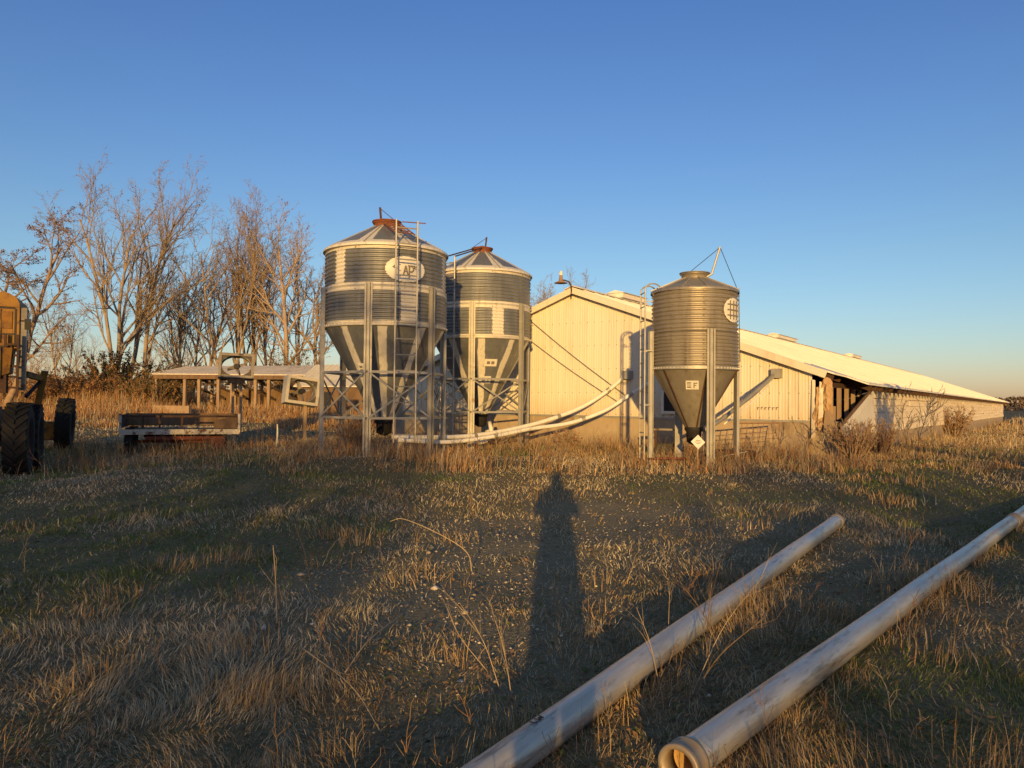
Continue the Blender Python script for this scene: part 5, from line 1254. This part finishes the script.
def thicket():
    """unseen scrub behind the photographer, shaped to keep the evening sun off the yard"""
    r = np.random.RandomState(5); P = []
    XC = -30 * math.tan(R_(SUN_AZ))
    def top(x):
        side = np.where(x < XC, 4.75 + 1.05 * sst(3.5, 7.5, XC - x), 4.75 + .25 * sst(5, 9, x - XC))
        return np.minimum(side + .7 * (vnoise(x, x * 0, 1.3, 8) - .5), 3.15 + .52 * np.abs(x - XC) + .3 * (vnoise(x, x * 0, .5, 9) - .5))  # outline cut to shade the yard and leave a lit lane
    def strip(x0, x1, n, k=1.0, soft=.75, dy=3.2):
        x = x0 + (x1 - x0) * r.rand(n); tp = top(x); x = x[r.rand(n) < tp / 5.6]; tp = top(x); z = tp * k * r.rand(len(x)) ** soft
        P.append(np.stack([x, -30 + r.normal(0, dy, len(x)), z], 1))
    strip(-24, 26, 15500, 1.0, .6); strip(-24, -4.2, 2600, 1.0, .6); strip(-24, -10.3, 4500); strip(-24, -3.5, 2600, 1.28, .6); strip(1.2, 26, 2200, 1.18, .6)
    n = 800; P.append(np.stack([-7.4 + 3.3 * r.rand(n), -30 + r.normal(0, 1.5, n), 4.4 + 5.0 * r.rand(n)], 1))  # sparse high leaves added to dapple the first bin
    C = np.concatenate(P); V, F, K = leaf_quads(5, C, .16, [(.06, .055, .03), (.09, .07, .04)])
    o = np_mesh('thicket', V, F, None, M['tint'], K); tag(o, 'unseen scrubby hedge behind the photographer, shaped to shade the yard', 'hedge', kind='stuff')
thicket()

# ------------------------------------------------------------------ the photographer, whose shadow falls down the yard
def photographer():
    t = thing('person', 'photographer in a dark jacket and jeans holding a phone up, standing behind the view', 'person', (0, -.36, g1(0, -.36)))
    me = bpy.data.meshes.new('skeleton')
    J = [((0, 0, .95), .20, .14), ((0, 0, 1.12), .20, .14), ((0, 0, 1.30), .215, .14), ((0, .0, 1.44), .165, .11), ((0, .01, 1.52), .11, .09), ((0, .02, 1.58), .10, .10), ((0, .02, 1.66), .088, .095), ((0, .015, 1.73), .05, .055),
         ((-.20, 0, 1.41), .085, .08), ((-.265, .03, 1.16), .065, .065), ((-.16, .22, 1.36), .042, .042), ((-.10, .27, 1.43), .035, .04),
         ((.20, 0, 1.41), .085, .08), ((.265, .03, 1.16), .065, .065), ((.16, .22, 1.36), .042, .042), ((.10, .27, 1.43), .035, .04),
         ((-.10, 0, .86), .13, .12), ((-.09, .0, .48), .095, .09), ((-.085, -.03, .10), .075, .07), ((-.09, .12, .04), .05, .04),
         ((.10, 0, .86), .13, .12), ((.09, .0, .48), .095, .09), ((.085, -.03, .10), .075, .07), ((.09, .12, .04), .05, .04)]
    E = [(0, 1), (1, 2), (2, 3), (3, 4), (4, 5), (5, 6), (6, 7), (3, 8), (8, 9), (9, 10), (10, 11), (3, 12), (12, 13), (13, 14), (14, 15), (0, 16), (16, 17), (17, 18), (18, 19), (0, 20), (20, 21), (21, 22), (22, 23)]
    me.from_pydata([j[0] for j in J], E, []); ob = bpy.data.objects.new('body', me); col.objects.link(ob)
    sk = ob.modifiers.new('skin', 'SKIN')
    for i, j in enumerate(J): me.skin_vertices[0].data[i].radius = (j[1], j[2]); me.skin_vertices[0].data[i].use_root = (i == 0)
    ss = ob.modifiers.new('sub', 'SUBSURF'); ss.levels = 2; ss.render_levels = 2
    dg = bpy.context.evaluated_depsgraph_get(); m2 = bpy.data.meshes.new_from_object(ob.evaluated_get(dg)); ob.modifiers.clear(); ob.data = m2
    m2.materials.clear()
    for mm in (mat('dark_jacket', (.04, .045, .06), (.03, .03, .04)), mat('blue_jeans', (.06, .08, .13), (.04, .055, .09)), mat('skin', (.45, .27, .19)), mat('brown_boot', (.07, .045, .03))): m2.materials.append(mm)
    for f in m2.polygons:
        c = f.center; f.material_index = 2 if (c.z > 1.50 or (c.y > .22 and c.z > 1.2)) else 3 if c.z < .13 else 1 if c.z < .93 else 0; f.use_smooth = True
    ob.parent = t
    hb = MB()
    for i in range(9):
        for jn in range(24): pass
    hb.lathe([(.094, -.02), (.102, .05), (.088, .11), (.05, .148), (.001, .155)], 24, c=(0, -.012, 1.63)); hb.build('hair', mat('dark_hair', (.04, .028, .02)), t, True)
    fc = MB().prism([(-.012, .108, 1.585), (.012, .108, 1.585), (.004, .11, 1.63), (-.004, .11, 1.63)], (0, .02, 0)); fc.build('nose', m2.materials[2], t)
    for s_ in (-1, 1):
        MB().lathe([(.001, .011), (.009, .006), (.011, 0), (.009, -.006), (.001, -.011)], 10, c=(s_ * .032, .103, 1.635)).build('eye', M['ink'], t, True)
        mb = MB()
        for k in range(4):
            z = 1.415 + .022 * k; mb.tube([(s_ * .10, .275, z), (s_ * .105, .315, z + .005), (s_ * .085, .335, z + .006), (s_ * (.062 + .003 * (k % 2)), .322, z + .006)], [.0095, .009, .0085, .007], 8)
        mb.tube([(s_ * .10, .27, 1.41), (s_ * .085, .29, 1.45), (s_ * .06, .296, 1.47)], [.012, .011, .008], 8); mb.build('hand', m2.materials[2], t, True)
    ph = MB().box((0, .316, 1.455), (.155, .008, .075)).build('phone', M['dark']); ph.location = t.location
    tag(ph, 'dark phone held level in both hands of the photographer', 'phone')
photographer()
